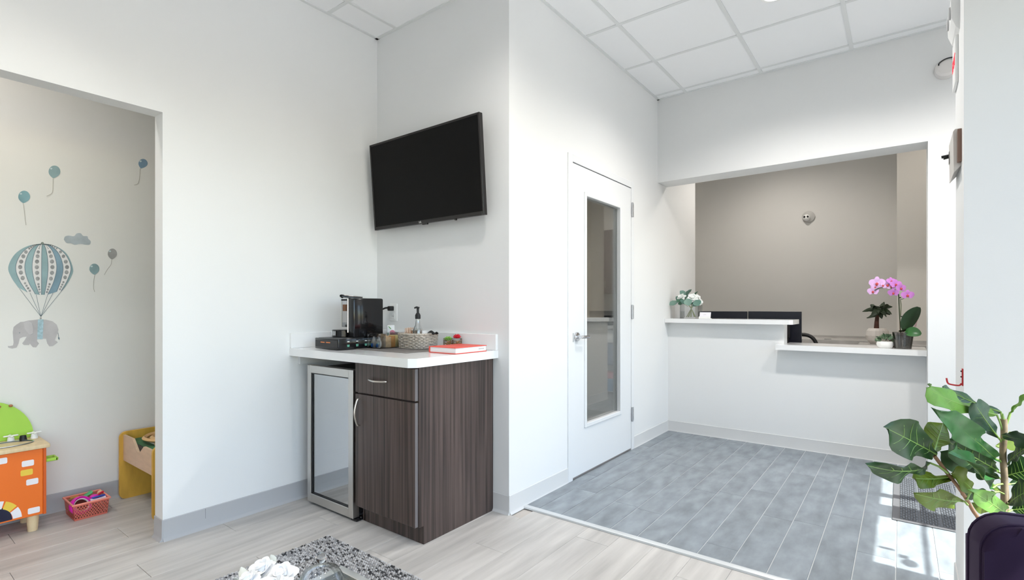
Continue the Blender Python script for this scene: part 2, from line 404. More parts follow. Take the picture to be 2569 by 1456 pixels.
MB().tube([(LX1 + .040, 2.985, .958), (LX1 + .046, 3.0, .958), (LX1 + .046, 3.08, .956)], [.010, .010, .009], 10).build('lever', chrome, ho, smooth=60)
MB().box(LX1 - .001, 2.9385, .925, LX1 + .0015, 2.943, .985).build('latch_plate', M('dull_steel', (.35, .35, .35), .4, .8), d1, smooth=0)
for z in (1.947, 1.121, .294):
    hb = MB().box(FO - .002, DY1 - .002, z - .055, FO + .003, DY1 + .034, z + .055).tube([(FO + .005, DY1 + .003, z - .057), (FO + .005, DY1 + .003, z + .057)], .007, 10).build('hinge', M('hinge_steel', (.45, .46, .48), .35, .9), d1)
    for dz in (-.03, .03): MB().box(FO + .003, DY1 + .014, z + dz - .012, FO + .0045, DY1 + .024, z + dz + .012).build('screw_slot', black_matte, hb, smooth=0)
MB().box(LX0, DY0, .0085, LX1 - .004, DY1, .020).build('threshold', M('threshold_grey', (.25, .22, .21), .5), d1, smooth=0)

# ------------------------------------------------------------------ recessed downlights: first one seen, the others added to brighten the rooms
lens_m = M('lamp_lens', (1, 1, 1), .4, emit=((1, .97, .92), 6.0))
def downlight(x, y, label, power=14, z=CEIL, col=(1, .95, .88), cone=150):
    t = thing('ceiling_downlight', label, 'ceiling light', (x, y, z), group='recessed ceiling downlights')
    MB().lathe([(.058, 0), (.075, -.003), (.078, 0), (.078, .004), (.058, .004)], 32, cap=False).build('trim_ring', white_plastic, t)
    MB().lathe([(0.0005, -.0015), (.058, -.0015), (.058, .003), (.0005, .003)], 32).build('lens', lens_m, t)
    l = bpy.data.lights.new('downlight_lamp', 'SPOT'); l.energy = power; l.spot_size = math.radians(cone); l.spot_blend = .75; l.shadow_soft_size = .06; l.color = col
    lo = bpy.data.objects.new('downlight_lamp', l); C.objects.link(lo); lo.parent = t; lo.location = (0, 0, -.03)
    return t
LC = (1, .965, .92)
downlight(-.60, 3.36, 'round ceiling light over the tiled entrance', 95, CEIL, LC)
downlight(.55, 3.36, 'added unseen ceiling light over the entrance mat', 90, CEIL, LC)  # added out of view to lift the bulkhead and half wall
downlight(-1.18, 1.55, 'added unseen ceiling light in front of the beverage alcove', 46, CEIL, LC, 150)  # added, like the waiting room lamps below, to brighten walls and floor
downlight(-2.1, .3, 'added unseen ceiling light beside the play nook opening', 36, CEIL, LC, 115)
downlight(-.6, .3, 'added unseen ceiling light over the coffee table', 36, CEIL, LC, 115)
downlight(-.6, -1.4, 'added unseen ceiling light behind the viewer', 36, CEIL, LC, 115)
LW = (1, .94, .86)
downlight(-1.0, 5.45, 'added unseen ceiling light over the office desk', 46, CEIL + .03, LW)  # office lamps are added out of view to light the reception
downlight(.5, 5.1, 'added unseen ceiling light over the office corner', 14, CEIL + .03, LW)
downlight(-2.35, 4.3, 'added unseen ceiling light in the corridor behind the door', 150, CEIL + .03, LW, 105)  # corridor lamps are added to brighten the view through the door glass
downlight(-3.7, 5.4, 'added unseen ceiling light in the far corridor', 75, CEIL + .03, LW)
downlight(-3.35, -.2, 'added unseen ceiling light in the play nook', 45, CEIL + .03, LW)  # added out of view to give the nook warm light

# ------------------------------------------------------------------ beverage station
CT = .912
bc = thing('base_cabinet', 'dark wood base cabinet with one drawer and one door under the white countertop', 'cabinet', (-2.09, 1.95, 0))
ox, oy = -2.09, 1.95
def L(x, y): return x - ox, y - oy
x0, x1, yf = -2.325 - ox, -1.847 - ox, 1.682 - oy
sp = [(yf, .868), (yf, .09), (1.713 - oy, .09), (1.713 - oy, 0), (2.243 - oy, 0), (2.243 - oy, .868)]
MB().prism(sp, 'x', x1 - .018, x1).build('side_panel', laminate, bc, smooth=0)
MB().prism(sp, 'x', x0, x0 + .018).build('side_panel', laminate, bc, smooth=0)
MB().box(x0 + .018, yf + .001, .09, x1 - .018, 2.243 - oy, .11).box(x0 + .018, 2.23 - oy, .11, x1 - .018, 2.243 - oy, .868).build('carcass', laminate, bc, smooth=0)
MB().box(x0 + .018, yf + .001, .845, x1 - .018, yf + .06, .867).build('top_rail', laminate, bc, smooth=0)
MB().box(x0 + .018, yf + .001, .689, x1 - .018, yf + .02, .705).build('mid_rail', laminate, bc, smooth=0)
MB().box(x0 + .012, 1.713 - oy, 0, x1 - .0185, 1.728 - oy, .09).build('toe_kick', laminate, bc, smooth=0)
yd = yf - .020
def pull(pts, par, name='handle'):
    MB().tube(bez(pts, 6), .0055, 8).build(name, nickel, par, smooth=60)
dr = MB().box(x0 + .002, yd, .703, x1 - .006, yf - .001, .858, .0012).build('drawer_front', laminate, bc, smooth=0)
MB().box(x1 - .0059, yd + .0005, .7035, x1 - .0054, yf - .001, .8575).build('edge_band', laminate_dark, dr, smooth=0)
hx = -2.124 - ox
pull([(hx - .068, yd + .002, .782), (hx - .062, yd - .016, .781), (hx, yd - .03, .779), (hx + .062, yd - .016, .781), (hx + .068, yd + .002, .782)], dr)
dd = MB().box(x0 + .002, yd, .094, x1 - .006, yf - .001, .694, .0012).build('cabinet_door', laminate, bc, smooth=0)
MB().box(x1 - .0059, yd + .0005, .0945, x1 - .0054, yf - .001, .6935).build('edge_band', laminate_dark, dd, smooth=0)
hx = -2.283 - ox
pull([(hx, yd + .002, .672), (hx, yd - .018, .662), (hx, yd - .033, .60), (hx, yd - .018, .538), (hx, yd + .002, .528)], dd)

ct = thing('countertop', 'white quartz countertop with low backsplash in the alcove corner', 'countertop', (-2.35, 1.93, 0.868))
cxx, cyy = -2.35, 1.93
a = .030
MB().prism([(XL + .0 - cxx, 1.61 - cyy), (-1.815 - a - cxx, 1.61 - cyy), (-1.815 - cxx, 1.61 + a - cyy), (-1.815 - cxx, YT - cyy), (XL - cxx, YT - cyy)], 'z', 0.0005, .044).build('slab', quartz, ct, smooth=0)
MB().box(XL - cxx, 1.612 - cyy, .0442, XL + .018 - cxx, YT - .018 - cyy, .135, .002).build('side_splash', quartz, ct, smooth=0)
MB().box(XL - cxx, YT - .018 - cyy, .0442, -1.817 - cxx, YT - cyy, .135, .002).build('back_splash', quartz, ct, smooth=0)
MB().box(XL - cxx, 1.665 - cyy, -.055, XL + .02 - cxx, YT - cyy, 0.0, .001).build('support_cleat', white_paint, ct, smooth=0)

fr = thing('mini_fridge', 'glass-door beverage fridge with steel frame beside the dark cabinet', 'mini fridge', (-2.56, 1.95, 0))
fx0, fx1, fy = -2.788 + 2.56, -2.345 + 2.56, 1.662 - 1.95
body = MB()
for q in ((fx0 + .005, fy + .048, .035, fx0 + .03, .23, .80), (fx1 - .03, fy + .048, .035, fx1 - .005, .23, .80), (fx0 + .03, fy + .048, .775, fx1 - .03, .23, .80), (fx0 + .03, fy + .048, .035, fx1 - .03, .23, .10), (fx0 + .03, .21, .10, fx1 - .03, .23, .775)):
    body.box(*q)
body.build('fridge_body', black_matte, fr, smooth=0)
fd = MB(); fwd = .036
for q in ((fx0, .015, fx0 + fwd, .817), (fx1 - fwd - .006, .015, fx1, .817), (fx0 + fwd, .015, fx1 - fwd, .015 + .05), (fx0 + fwd, .817 - .045, fx1 - fwd, .817)):
    fd.box(q[0], fy, q[1], q[2], fy + .042, q[3], .002)
fdo = fd.build('fridge_door', steel, fr, smooth=0)
MB().box(fx0 + fwd, fy + .012, .064, fx1 - fwd, fy + .016, .773).build('door_glass', Mglass('fridge_glass', (.66, .70, .75), .68, fres=False), fdo, smooth=0)
gk = MB()
for q in ((fx0 + fwd, .064, fx0 + fwd + .006, .773), (fx1 - fwd - .006, .064, fx1 - fwd, .773), (fx0 + fwd, .064, fx1 - fwd, .07), (fx0 + fwd, .767, fx1 - fwd, .773)): gk.box(q[0], fy + .004, q[1], q[2], fy + .0118, q[3])
gk.build('gasket', black_matte, fdo, smooth=0)
for z in (.28, .52):
    sh = MB()
    for i in range(9): sh.tube([(fx0 + .035 + .37 * i / 8, fy + .07, z), (fx0 + .035 + .37 * i / 8, .2, z)], .002, 6)
    sh.tube([(fx0 + .032, fy + .07, z), (fx1 - .032, fy + .07, z)], .003, 6).tube([(fx0 + .032, .2, z), (fx1 - .032, .2, z)], .003, 6)
    sh.build('wire_shelf', chrome, fr)
MB().box(fx1 + .001, fy + .046, .60, fx1 + .006, fy + .075, .70).build('hinge_cover', M('pale_grey_plastic', (.55, .55, .6), .5), fr, smooth=0)
MB().box(fx1 - .03, fy + .01, .003, fx1 + .02, fy + .04, .013).lathe([(.016, 0), (.018, .006), (.012, .016)], 14, (fx1 - .0, fy + .055, 0)).build('leveling_foot', black_gloss, fr)
for q in ((fx0 + .03, fy + .07), (fx0 + .03, .19), (fx1 - .03, .19)): MB().lathe([(.016, 0), (.018, .006), (.012, .035)], 14, (*q, 0)).build('leveling_foot', black_matte, fr)
pet = M('clear_bottle_plastic', (.9, .93, .95), .08, trans=.75, ior=1.25)
for i, (bx, by) in enumerate(((-2.545, 1.80), (-2.475, 1.79))):
    t = thing('water_bottle', ('left' if i == 0 else 'right') + ' clear water bottle behind the fridge glass', 'bottle', (bx, by, .284), group='water bottles in the fridge')
    MB().lathe([(.028, 0), (.031, .006), (.031, .03), (.029, .034), (.031, .038), (.031, .07), (.028, .08), (.031, .09), (.031, .12), (.024, .145), (.013, .16), (.013, .17)], 16).build('bottle', pet, t)
    MB().lathe([(.015, .168), (.015, .186), (.013, .188)], 16).build('cap', white_plastic, t)

# ------------------------------------------------------------------ television
tv = thing('television', 'black flat television tilted on the alcove wall', 'television', (-2.341, 2.153, 1.957))
TT = Matrix.Rotation(math.radians(4.4), 4, 'X')
W, H = .97, .565
def tvb(mb, name, mat, par=tv, **k): mb.xf(TT); return mb.build(name, mat, par, **k)
bz = MB()
for q in ((-W / 2, -H / 2, -W / 2 + .013, H / 2), (W / 2 - .013, -H / 2, W / 2, H / 2), (-W / 2 + .013, H / 2 - .013, W / 2 - .013, H / 2), (-W / 2 + .013, -H / 2, W / 2 - .013, -H / 2 + .022)):
    bz.box(q[0], 0, q[1], q[2], .03, q[3], .002)
bzo = tvb(bz, 'bezel', M('dark_bezel', (.010, .008, .008), .25), smooth=0)
tvb(MB().box(-W / 2 + .012, .003, -H / 2 + .02, W / 2 - .012, .02, H / 2 - .012), 'screen', screen_m, smooth=0)
tvb(MB().box(-W / 2 + .004, .022, -H / 2 + .004, W / 2 - .004, .036, H / 2 - .004, .004).box(-.25, .034, -.22, .25, .058, .16, .01), 'back_shell', black_matte, smooth=0)
tvb(MB().box(-.025, .002, -H / 2 - .008, .02, .02, -H / 2 + .002, .003), 'sensor_bump', black_gloss, smooth=0)
tvb(MB().box(.25, .006, -H / 2 - .008, .262, .02, -H / 2 + .001, .002), 'cable_clip', black_gloss, smooth=0)
lg = text('maker_logo', 'LG', .017, M('logo_silver', (.7, .7, .7), .4), tv, (0, 0, 0), (0, 0, 0))
lg.matrix_local = TT @ Matrix.Translation((-.035, -.0006, -H / 2 + .010)) @ Matrix.Rotation(PI / 2, 4, 'X')
MB().box(-.1, .06, -.1, .1, .092, .1, .004).build('wall_bracket', black_matte, tv, smooth=0)

# ------------------------------------------------------------------ things on the countertop
MB().box(-2.62, 1.80, CT + .0003, -2.07, 2.16, CT + .003, .001).build('placemat', M('taupe_mat', (.17, .155, .145), .8, bump=(300, .3)), label='flat taupe placemat under the basket on the countertop', cat='placemat', smooth=0)
zz = CT
pod = thing('pod_drawer', 'low black coffee pod drawer box under the coffee machine', 'storage drawer', (-2.628, 1.85, zz + .0035))
MB().box(-.117, -.165, .0, .117, .165, .062, .004, 2).build('drawer_case', black_gloss, pod)
MB().box(-.108, -.1665, .012, .108, -.1652, .05).build('drawer_front', M('black_satin', (.012, .01, .01), .3), pod, smooth=0)
MB().box(-.10, -.15, .0622, .10, .02, .0632).build('grip_pad', M('grey_rubber', (.09, .09, .095), .6), pod, smooth=0)
for i, yy in enumerate((-.10, -.04, .02, .08)):
    MB().lathe([(.007, 0), (.009, .012), (.0095, .013)], 10, cap=True).xf(Matrix.Translation((.1175, yy, .014)) @ Matrix.Diagonal((.12, 1, 1, 1))).build('printed_cup', M('cup_green', (.10, .30, .22), .5), pod)
    MB().box(.1173, yy - .007, .042, .1178, yy + .007, .046).build('print_or_glint', white_plastic, pod, smooth=0)
for i, xx in enumerate((-.035, .02)): MB().box(xx - .02, -.1672, .036, xx + .02, -.1667, .041).build('print_or_glint', M('orange_glint', (.75, .22, .05), .5), pod, smooth=0)  # orange reflections on the case front, painted as flat bars

ke = thing('coffee_machine', 'tall black single-cup coffee machine with a clear water tank in the corner', 'coffee machine', (-2.613, 1.865, zz + .0665))
MB().box(.030, -.075, 0, .095, .14, .232, .010, 2).box(-.095, .05, 0, .035, .14, .232, .010, 2).build('machine_body', black_gloss, ke)
MB().lathe([(.058, 0), (.062, .004), (.062, .04), (.058, .045)], 28, (-.040, -.055, 0.0), sx=1.0).build('drip_tray', black_gloss, ke)
MB().box(-.105, -.02, .058, -.018, .045, .225, .006, 2).build('water_tank', acrylic, ke)
MB().box(-.104, -.018, .058, -.02, .043, .085).build('tank_water', Mglass('tank_water', (.8, .82, .84), .05), ke, smooth=0)
MB().box(-.106, -.022, .217, -.016, .046, .229, .002).build('tank_lid', black_gloss, ke)
for q in ((-.104, -.019), (-.02, -.019), (-.104, .043)): MB().box(q[0] - .002, q[1] - .002, .058, q[0] + .002, q[1] + .002, .217).build('tank_edge', M('milky_plastic', (.72, .70, .66), .4), ke, smooth=0)
MB().box(-.085, -.0245, .155, -.05, -.0205, .195).box(-.045, -.0245, .155, -.012, -.0205, .195).build('brown_label', M('brown_label', (.16, .06, .015), .4), ke, smooth=0)
MB().tube(bez([(-.015, -.074, .236), (-.01, -.085, .245), (.02, -.03, .238), (.05, .02, .233)], 5), .009, 8, flat=.6).build('lid_handle', black_gloss, ke)
MB().tube([(.040, -.0752, .226), (.040, -.0752, .03)], .0045, 8).build('chrome_strip', chrome, ke)
for i in range(3): MB().box(-.056 + .014 * i, -.1175, .012, -.050 + .014 * i, -.1155, .038).build('chrome_mark', chrome, ke, smooth=0)
MB().box(-.055, -.03, .06, -.012, .03, .074, .003).build('spout_block', black_gloss, ke)

out = thing('wall_outlet', 'white duplex wall outlet above the countertop', 'outlet', (-2.716, YT - .001, 1.123))
MB().box(-.039, -.006, -.058, .039, 0, .058, .003, 2).build('cover_plate', white_plastic, out)
for dz in (-.027, .027):
    r_ = MB().box(-.017, -.0085, dz - .018, .017, -.0061, dz + .018, .001).build('receptacle', M('outlet_face', (.72, .72, .71), .4), out, smooth=0)
    for dx in (-.006, .006): MB().box(dx - .0012, -.0092, dz - .004, dx + .0012, -.0086, dz + .006).build('slot', black_matte, r_, smooth=0)
cord = thing('power_cord', 'black power plug and cord with a white paper tag in the outlet', 'power cord', (-2.716, YT - .011, 1.15))
MB().box(-.016, -.035, -.017, .014, 0, .015, .006, 2).build('plug', black_matte, cord)
MB().tube(bez([(-.005, -.035, .004), (-.03, -.045, 0), (-.062, -.05, -.02), (-.075, -.045, -.08), (-.07, -.04, -.15), (-.08, -.05, -.23)], 8), .006, 8).build('cord', black_matte, cord, smooth=60)
MB().grid(lambda u, v: (-.085 + .05 * u + .03 * v * (1 - u), -.062 - .012 * math.sin(v * 3), -.012 - .075 * (1 - u) - .02 * v * u - .012 * v), 5, 3).thick(.0008).build('paper_tag', white_plastic, cord)
MB().box(-.089, -.0665, -.09, -.083, -.0615, -.07).build('red_print', M('print_red', (.6, .02, .03), .5), cord, smooth=0)

# acrylic organiser and its sachets
org = thing('acrylic_organiser', 'clear acrylic organiser box holding sachets on the countertop', 'organiser', (-2.450, 1.965, zz + .0032))
ab = MB(); hw, hd, hh = .059, .085, .090
for q in ((-hw, -hd, 0, hw, hd, .003), (-hw, -hd, .003, -hw + .003, hd, hh), (hw - .003, -hd, .003, hw, hd, hh), (-hw, -hd, .003, hw, -hd + .003, hh * .95), (-hw, hd - .003, .003, hw, hd, hh), (-hw + .003, -.045 - .0015, .003, hw - .003, -.045 + .0015, hh * .95)):
    ab.box(*q)
ab.build('acrylic_box', acrylic, org, smooth=0)
kraft = M('kraft_paper', (.62, .43, .25), .8, noise=(60, .2)); orange_p = M('amber_paper', (.62, .30, .09), .6); yellow_p = M('yellow_paper', (.72, .64, .30), .6)
white_b = M('white_blue_paper', (.82, .82, .85), .5)
def sachet(x, y, z, w_, h_, rz, tilt, mat, label, grp, cat='sachet'):
    t = MB().grid(lambda u, v: ((u - .5) * w_, .006 * math.sin(PI * u) * math.sin(PI * v), v * h_), 5, 5).grid(lambda u, v: ((u - .5) * w_, -.006 * math.sin(PI * u) * math.sin(PI * v), v * h_), 5, 5)
    bmesh.ops.remove_doubles(t.bm, verts=t.bm.verts, dist=.0001)
    t.xf(Matrix.Rotation(rz, 4, 'Z') @ Matrix.Rotation(tilt, 4, 'X'))
    return t.build('sachet', mat, label=label, cat=cat, group=grp, loc=(x, y, z))
zb = zz + .0070
pos = ['wall-side', 'second', 'third', 'room-side']
for i in range(4): sachet(-2.478 + .018 * i, 1.949 + .003 * i, zb, .044, .078 - .005 * i, .93 + .06 * (-1) ** i, 0, kraft, pos[i] + ' brown kraft sugar sachet in the clear organiser', 'brown sugar sachets')
for i in range(3): sachet(-2.465 + .022 * i, 1.992, zb, .036, .066, 1.0 - .1 * i, 0, orange_p, pos[i if i < 2 else 3] + ' amber sweetener sachet in the clear organiser', 'amber sachets')
for i, (cx_, cy_) in enumerate(((-2.431, 1.9005), (-2.478, 1.9005))):
    t = thing('creamer_bottle', ('wall-side' if i else 'room-side') + ' white creamer drop with a blue patch in the clear organiser', 'creamer', (cx_, cy_, zb - .0005), group='creamers')
    MB().lathe([(.008, 0), (.0145, .010), (.0155, .028), (.011, .044), (.004, .06), (.002, .066)], 14).build('creamer_body', white_plastic, t)
    MB().box(-.003, -.0175, .004, .012, -.0145, .026, .002).build('blue_patch', M('print_blue', (.03, .16, .60), .4), t)
for i in range(3): sachet(-2.465 + .022 * i, 2.027, zb, .034, .070, .95, 0, yellow_p, pos[i if i < 2 else 3][::1] + ' pale yellow tea sachet in the clear organiser', 'yellow tea sachets')

# wicker basket
bk = thing('wicker_basket', 'oval grey wicker basket on the taupe placemat', 'basket', (-2.272, 2.062, zz + .0035))
wick = M('whitewashed_wicker', (.50, .445, .38), .75, noise=(90, .35))
bx_, by_, bh_ = .100, .082, .084
def sup(a, ax, ay): c_, s_ = math.cos(a), math.sin(a); return (math.copysign(abs(c_) ** .6, c_) * ax, math.copysign(abs(s_) ** .6, s_) * ay)
NS = 30
for r_ in range(9):
    z = .006 + r_ * .0085; g_ = 1 + .06 * r_ / 9
    pts = []
    for i in range(NS * 2):
        a_ = 2 * PI * i / (NS * 2); off = .0045 * (1 if (i // 2 + r_) % 2 else -1)
        X_, Y_ = sup(a_, bx_ * g_ + off, by_ * g_ + off); pts.append((X_, Y_, z))
    MB().ring(pts, .0045, 6).build('woven_strand', wick, bk, smooth=60)
st = MB()
for i in range(NS):
    a_ = 2 * PI * (i + .25) / NS; X_, Y_ = sup(a_, bx_, by_); st.tube([(X_, Y_, .002), (X_ * 1.06, Y_ * 1.06, bh_)], .003, 5)
st.build('stakes', wick, bk)
for r_ in range(2): MB().ring([(*sup(2 * PI * i / 48, bx_ * 1.07 + .004 * math.sin(i * 2.1 + r_ * PI), by_ * 1.07 + .004 * math.sin(i * 2.1 + r_ * PI)), bh_ + .003 * math.cos(i * 2.1 + r_ * PI)) for i in range(48)], .005, 6).build('rim_braid', wick, bk, smooth=60)
MB().prism([sup(2 * PI * i / 40, bx_ * .98, by_ * .98) for i in range(40)], 'z', 0, .004).build('basket_base', wick, bk)
zk = zz + .0078
# contents
nap = thing('napkin_pack', 'white paper napkin pack with a pink flower print behind the clear organiser', 'napkins', (-2.578, 2.125, zz + .0035), .85)
MB().box(-.035, -.038, 0, .012, .042, .128, .006, 2).build('napkins', white_plastic, nap)
MB().prism([(.012 + .018 * math.cos(i * PI / 8) * (1 + .12 * math.cos(i * 5 * PI / 8)) - .012, .078 + .020 * math.sin(i * PI / 8)) for i in range(16)], 'y', -.0396, -.0383).build('printed_flower', M('print_pink', (.72, .25, .32), .6), nap, smooth=0)
MB().ball((0, -.0395, .078), .004).build('printed_heart', M('print_crimson', (.5, .02, .06), .6), nap)
MB().prism([(-.026, .122), (-.020, .120), (-.006, .104), (-.014, .106)], 'y', -.0394, -.0383).build('printed_leaf', M('print_green', (.12, .38, .06), .6), nap, smooth=0)
MB().prism([(-.030, .08), (-.025, .082), (-.022, .07), (-.028, .068)], 'y', -.0394, -.0383).build('printed_leaf', M('print_teal', (.10, .33, .22), .6), nap, smooth=0)
stick_m = M('birch_stick', (.66, .45, .32), .7)
for i in range(8):
    MB().box(-.003, -.0008, 0, .003, .0008, .118).xf(Matrix.Translation((-2.345 + .010 * (i % 4), 2.025 + .02 * (i // 4), zk)) @ Matrix.Rotation(-.28 + .09 * (i % 4), 4, 'Y') @ Matrix.Rotation(-.25 + .1 * (i // 4), 4, 'X') @ Matrix.Rotation(i * .7, 4, 'Z')).build('stir_stick', stick_m, label='flat birch stir stick leaning in the wicker basket', cat='stir stick', group='birch stir sticks in the basket', smooth=0)
cup = thing('paper_cup', 'brown paper cup with white rim in the basket', 'cup', (-2.318, 2.09, zk))
MB().lathe([(.025, 0), (.032, .098), (.030, .098), (.023, .003)], 24, cap=False).lathe([(.0005, .001), (.025, .001)], 24, cap=False).build('cup_wall', M('brown_paper_cup', (.42, .25, .13), .6), cup)
MB().ring([(.032 * math.cos(i * PI / 14), .032 * math.sin(i * PI / 14), .100) for i in range(28)], .0028).build('rim', white_plastic, cup)
bo = thing('pump_bottle', 'clear glass syrup bottle with a black pump top in the basket', 'bottle', (-2.255, 2.045, zk))
MB().lathe([(.0005, 0), (.028, 0), (.030, .004), (.030, .095), (.026, .112), (.016, .132), (.012, .16), (.013, .172)], 28, cap=False).build('bottle_glass', Mglass('bottle_glass', (.90, .92, .92), .10), bo)
MB().lathe([(.0005, .003), (.0275, .003), (.0275, .093), (.0245, .11), (.0005, .11)], 24, cap=False).build('syrup', Mglass('syrup', (.90, .89, .86), .02), bo)
MB().lathe([(.015, .168), (.016, .172), (.016, .19), (.011, .2), (.007, .205), (.007, .228), (.010, .232), (.010, .238), (.003, .239)], 20).build('pump_top', black_matte, bo)
MB().tube([(0, 0, .236), (.0, -.012, .237), (0, -.024, .232)], .005, 8).build('nozzle', black_matte, bo)
MB().tube([(0, 0, .17), (0, 0, .01)], .002, 6).build('dip_tube', white_plastic, bo)
def lab(u, v):
    a_ = PI * 1.18 + u * 1.0; return (.0306 * math.cos(a_), .0306 * math.sin(a_), .028 + v * .05)
lb = MB().grid(lab, 8, 1).thick(.0003).build('bottle_label', M('pale_blue_label', (.55, .70, .82), .5), bo)
for i, (s_, q_) in enumerate(((.3, .62), (.3, .38))):
    MB().box(-.008, -.0003, -.002, .004, .0003, .002).xf(Matrix.Translation((.0311 * math.cos(PI * 1.36), .0311 * math.sin(PI * 1.36), .028 + q_ * .05)) @ Matrix.Rotation(PI * 1.36 + PI / 2, 4, 'Z')).build('print_or_glint', M('print_navy', (.06, .10, .25), .5), lb, smooth=0)
for i, (xx, yy) in enumerate(((-2.215, 2.098), (-2.205, 2.062))):
    t = MB().grid(lambda u, v: ((u - .5) * .06, .01 * math.sin(u * PI), v * .100 - .006 * u), 6, 4).thick(.004)
    t.xf(Matrix.Rotation(.2 + .3 * i, 4, 'Z') @ Matrix.Rotation(.1 - .2 * i, 4, 'X')).build('paper_napkin', M('soft_white_paper', (.80, .78, .76), .8), loc=(xx, yy, zk), label=('taller' if i == 0 else 'shorter') + ' folded plain white napkin standing in the basket', cat='napkin', group='plain napkins')
MB().grid(lambda u, v: ((u - .5) * .06, (v - .5) * .03, .006 * math.sin(u * PI * 2) + .01 * math.sin(v * PI)), 8, 4).thick(.003).build('black_tongs', black_matte, loc=(-2.165, 2.08, zz + .0935), label='small black clip lying on the basket rim', cat='clip')

# succulent jars
peb = M('amber_pebbles', (.55, .26, .07), .5, noise=(120, .5))
jar_list = [(-2.135, 2.175, (.25, .50, .08), 'green', .0), (-2.082, 2.195, (.60, .012, .03), 'red', .014)]
for jx, jy, colr, nm, up_ in jar_list:
    t = thing('succulent_jar', f'small glass jar of amber pebbles with a {nm} succulent', 'succulent', (jx, jy, zz + .0005), group='succulents by the backsplash')
    MB().box(-.022, -.022, 0, .022, .022, .062, .004, 2).build('jar', acrylic, t)
    pm = MB(); rr = random.Random(5)
    for i in range(60):
        pm.ball((rr.uniform(-.017, .017), rr.uniform(-.017, .017), rr.uniform(.005, .046)), .0042, 6, 4)
    pm.build('pebbles', peb, t, kind='stuff')
    lm = M('succulent_' + nm, colr, .5)
    for ring_, (n_, el, ln) in enumerate(((8, .35, .026), (7, .75, .027), (5, 1.15, .026))):
        for i in range(n_):
            a_ = 2 * PI * i / n_ + ring_ * .4
            d_ = Vector((math.cos(a_) * math.cos(el), math.sin(a_) * math.cos(el), math.sin(el)))
            b_ = Vector((0, 0, .048 + up_))
            MB().tube([b_, b_ + d_ * ln * .5, b_ + d_ * ln * .85, b_ + d_ * ln], [.003, .0055, .004, .0008], 6).build('succulent_leaf', lm, t)

# red book
bkx = thing('red_book', 'thick book with a bright red cover lying on the countertop', 'book', (-1.925, 2.04, zz + .0005))
redc = M('red_cover', (.70, .075, .05), .45); 
MB().box(-.100, -.125, 0, .098, .125, .0035, .001).build('back_cover', redc, bkx, smooth=0)
MB().box(-.100, -.125, .0300, .098, .125, .0335, .001).build('front_cover', redc, bkx, smooth=0)
MB().box(-.100, -.125, .0035, -.095, .125, .030).build('spine', redc, bkx, smooth=0)
MB().box(-.094, -.120, .0037, .094, .120, .0298).build('page_block', M('page_white', (.78, .77, .77), .8, noise=(1, .12), stretch=(1, 1, 700)), bkx, smooth=0)
MB().box(.0941, .06, .014, .0944, .105, .019).build('print_or_glint', M('print_grey', (.4, .4, .4), .7), bkx, smooth=0)

# ------------------------------------------------------------------ plant helpers
def frame_from(B, T, side_hint):
    d = (T - B); ln = d.length; d = d / ln
    s_ = side_hint - d * side_hint.dot(d); s_.normalize(); n_ = d.cross(s_)
    return d, s_, n_, ln
def leaf_mesh(B, T, wid, hint, droop=.1, fold=.18, wave=.03, shape='fiddle', nu=12, nv=6, seed=0, th=.0009):
    d, s_, n_, ln = frame_from(B, T, hint); r_ = random.Random(seed); ph = r_.uniform(0, 6)
    def wf(t):
        if shape == 'fiddle': return (.10 + .62 * math.sin(min(t * 1.25, 1) * PI / 2) ** 1.2 + .32 * math.sin(PI * t) - .22 * math.exp(-((t - .36) / .13) ** 2)) * (1 - max(0, (t - .78) / .22) ** 2.2) * .98
        if shape == 'strap': return math.sin(PI * min(t * .93 + .05, 1)) ** .55
        return math.sin(PI * (t * .96 + .02)) ** .8
    def fn(u, v):
        k = (v - .5) * 2; wd = max(wf(u), .012) * wid / 2
        return B + d * (u * ln) + s_ * (k * wd) + n_ * (-droop * ln * u * u + droop * ln * u + abs(k) * fold * wd + wave * ln * math.sin(u * 15 + ph + (2 if k > 0 else 0)) * abs(k) ** 1.5)
    mb = MB().grid(fn, nu, nv)
    mid = [fn(i / 10, .5) - n_ * .0002 for i in range(11)]
    vein = [[fn(t_ + .16 * q_, .5 + sg_ * .40 * q_) - n_ * .0002 for q_ in (0, .35, .7, 1)] for t_ in (.16, .30, .44, .58, .70) for sg_ in (-1, 1)]
    return mb.thick(th), mid, vein
def leaf(parent, B, T, wid, hint, mat, rib=None, name='leaf', ribr=.0022, **k):
    off = parent.location
    B = Vector(B) - off; T = Vector(T) - off
    mb, mid, vein = leaf_mesh(B, T, wid, Vector(hint), **k)
    o = mb.build(name, mat, parent, smooth=60)
    if rib:
        rb_ = MB().tube(mid, [ribr * (1 - .07 * i) for i in range(11)], 5)
        for v_ in vein: rb_.tube(v_, [ribr * .45, ribr * .4, ribr * .3, ribr * .15], 4)
        rb_.build('midrib', rib, o, smooth=60)
    return o
def petal(mb, c, ax, a, tilt, r, w_, cup=.5):
    ax = ax.normalized(); up = Vector((0, 0, 1)) if abs(ax.z) < .9 else Vector((1, 0, 0)); e1 = ax.cross(up).normalized(); e2 = ax.cross(e1)
    rad = e1 * math.cos(a) + e2 * math.sin(a); tan = -e1 * math.sin(a) + e2 * math.cos(a)
    def fn(u, v):
        k = (v - .5) * 2; wd = w_ * math.sin(PI * (.12 + .80 * u)) ** .7
        ang = tilt + cup * u
        return c + rad * (math.sin(ang) * r * u * .9 + .1 * r) + ax * (math.cos(ang) * r * u) + tan * k * wd - rad * (k * k * wd * .35)
    mb.grid(fn, 5, 4)
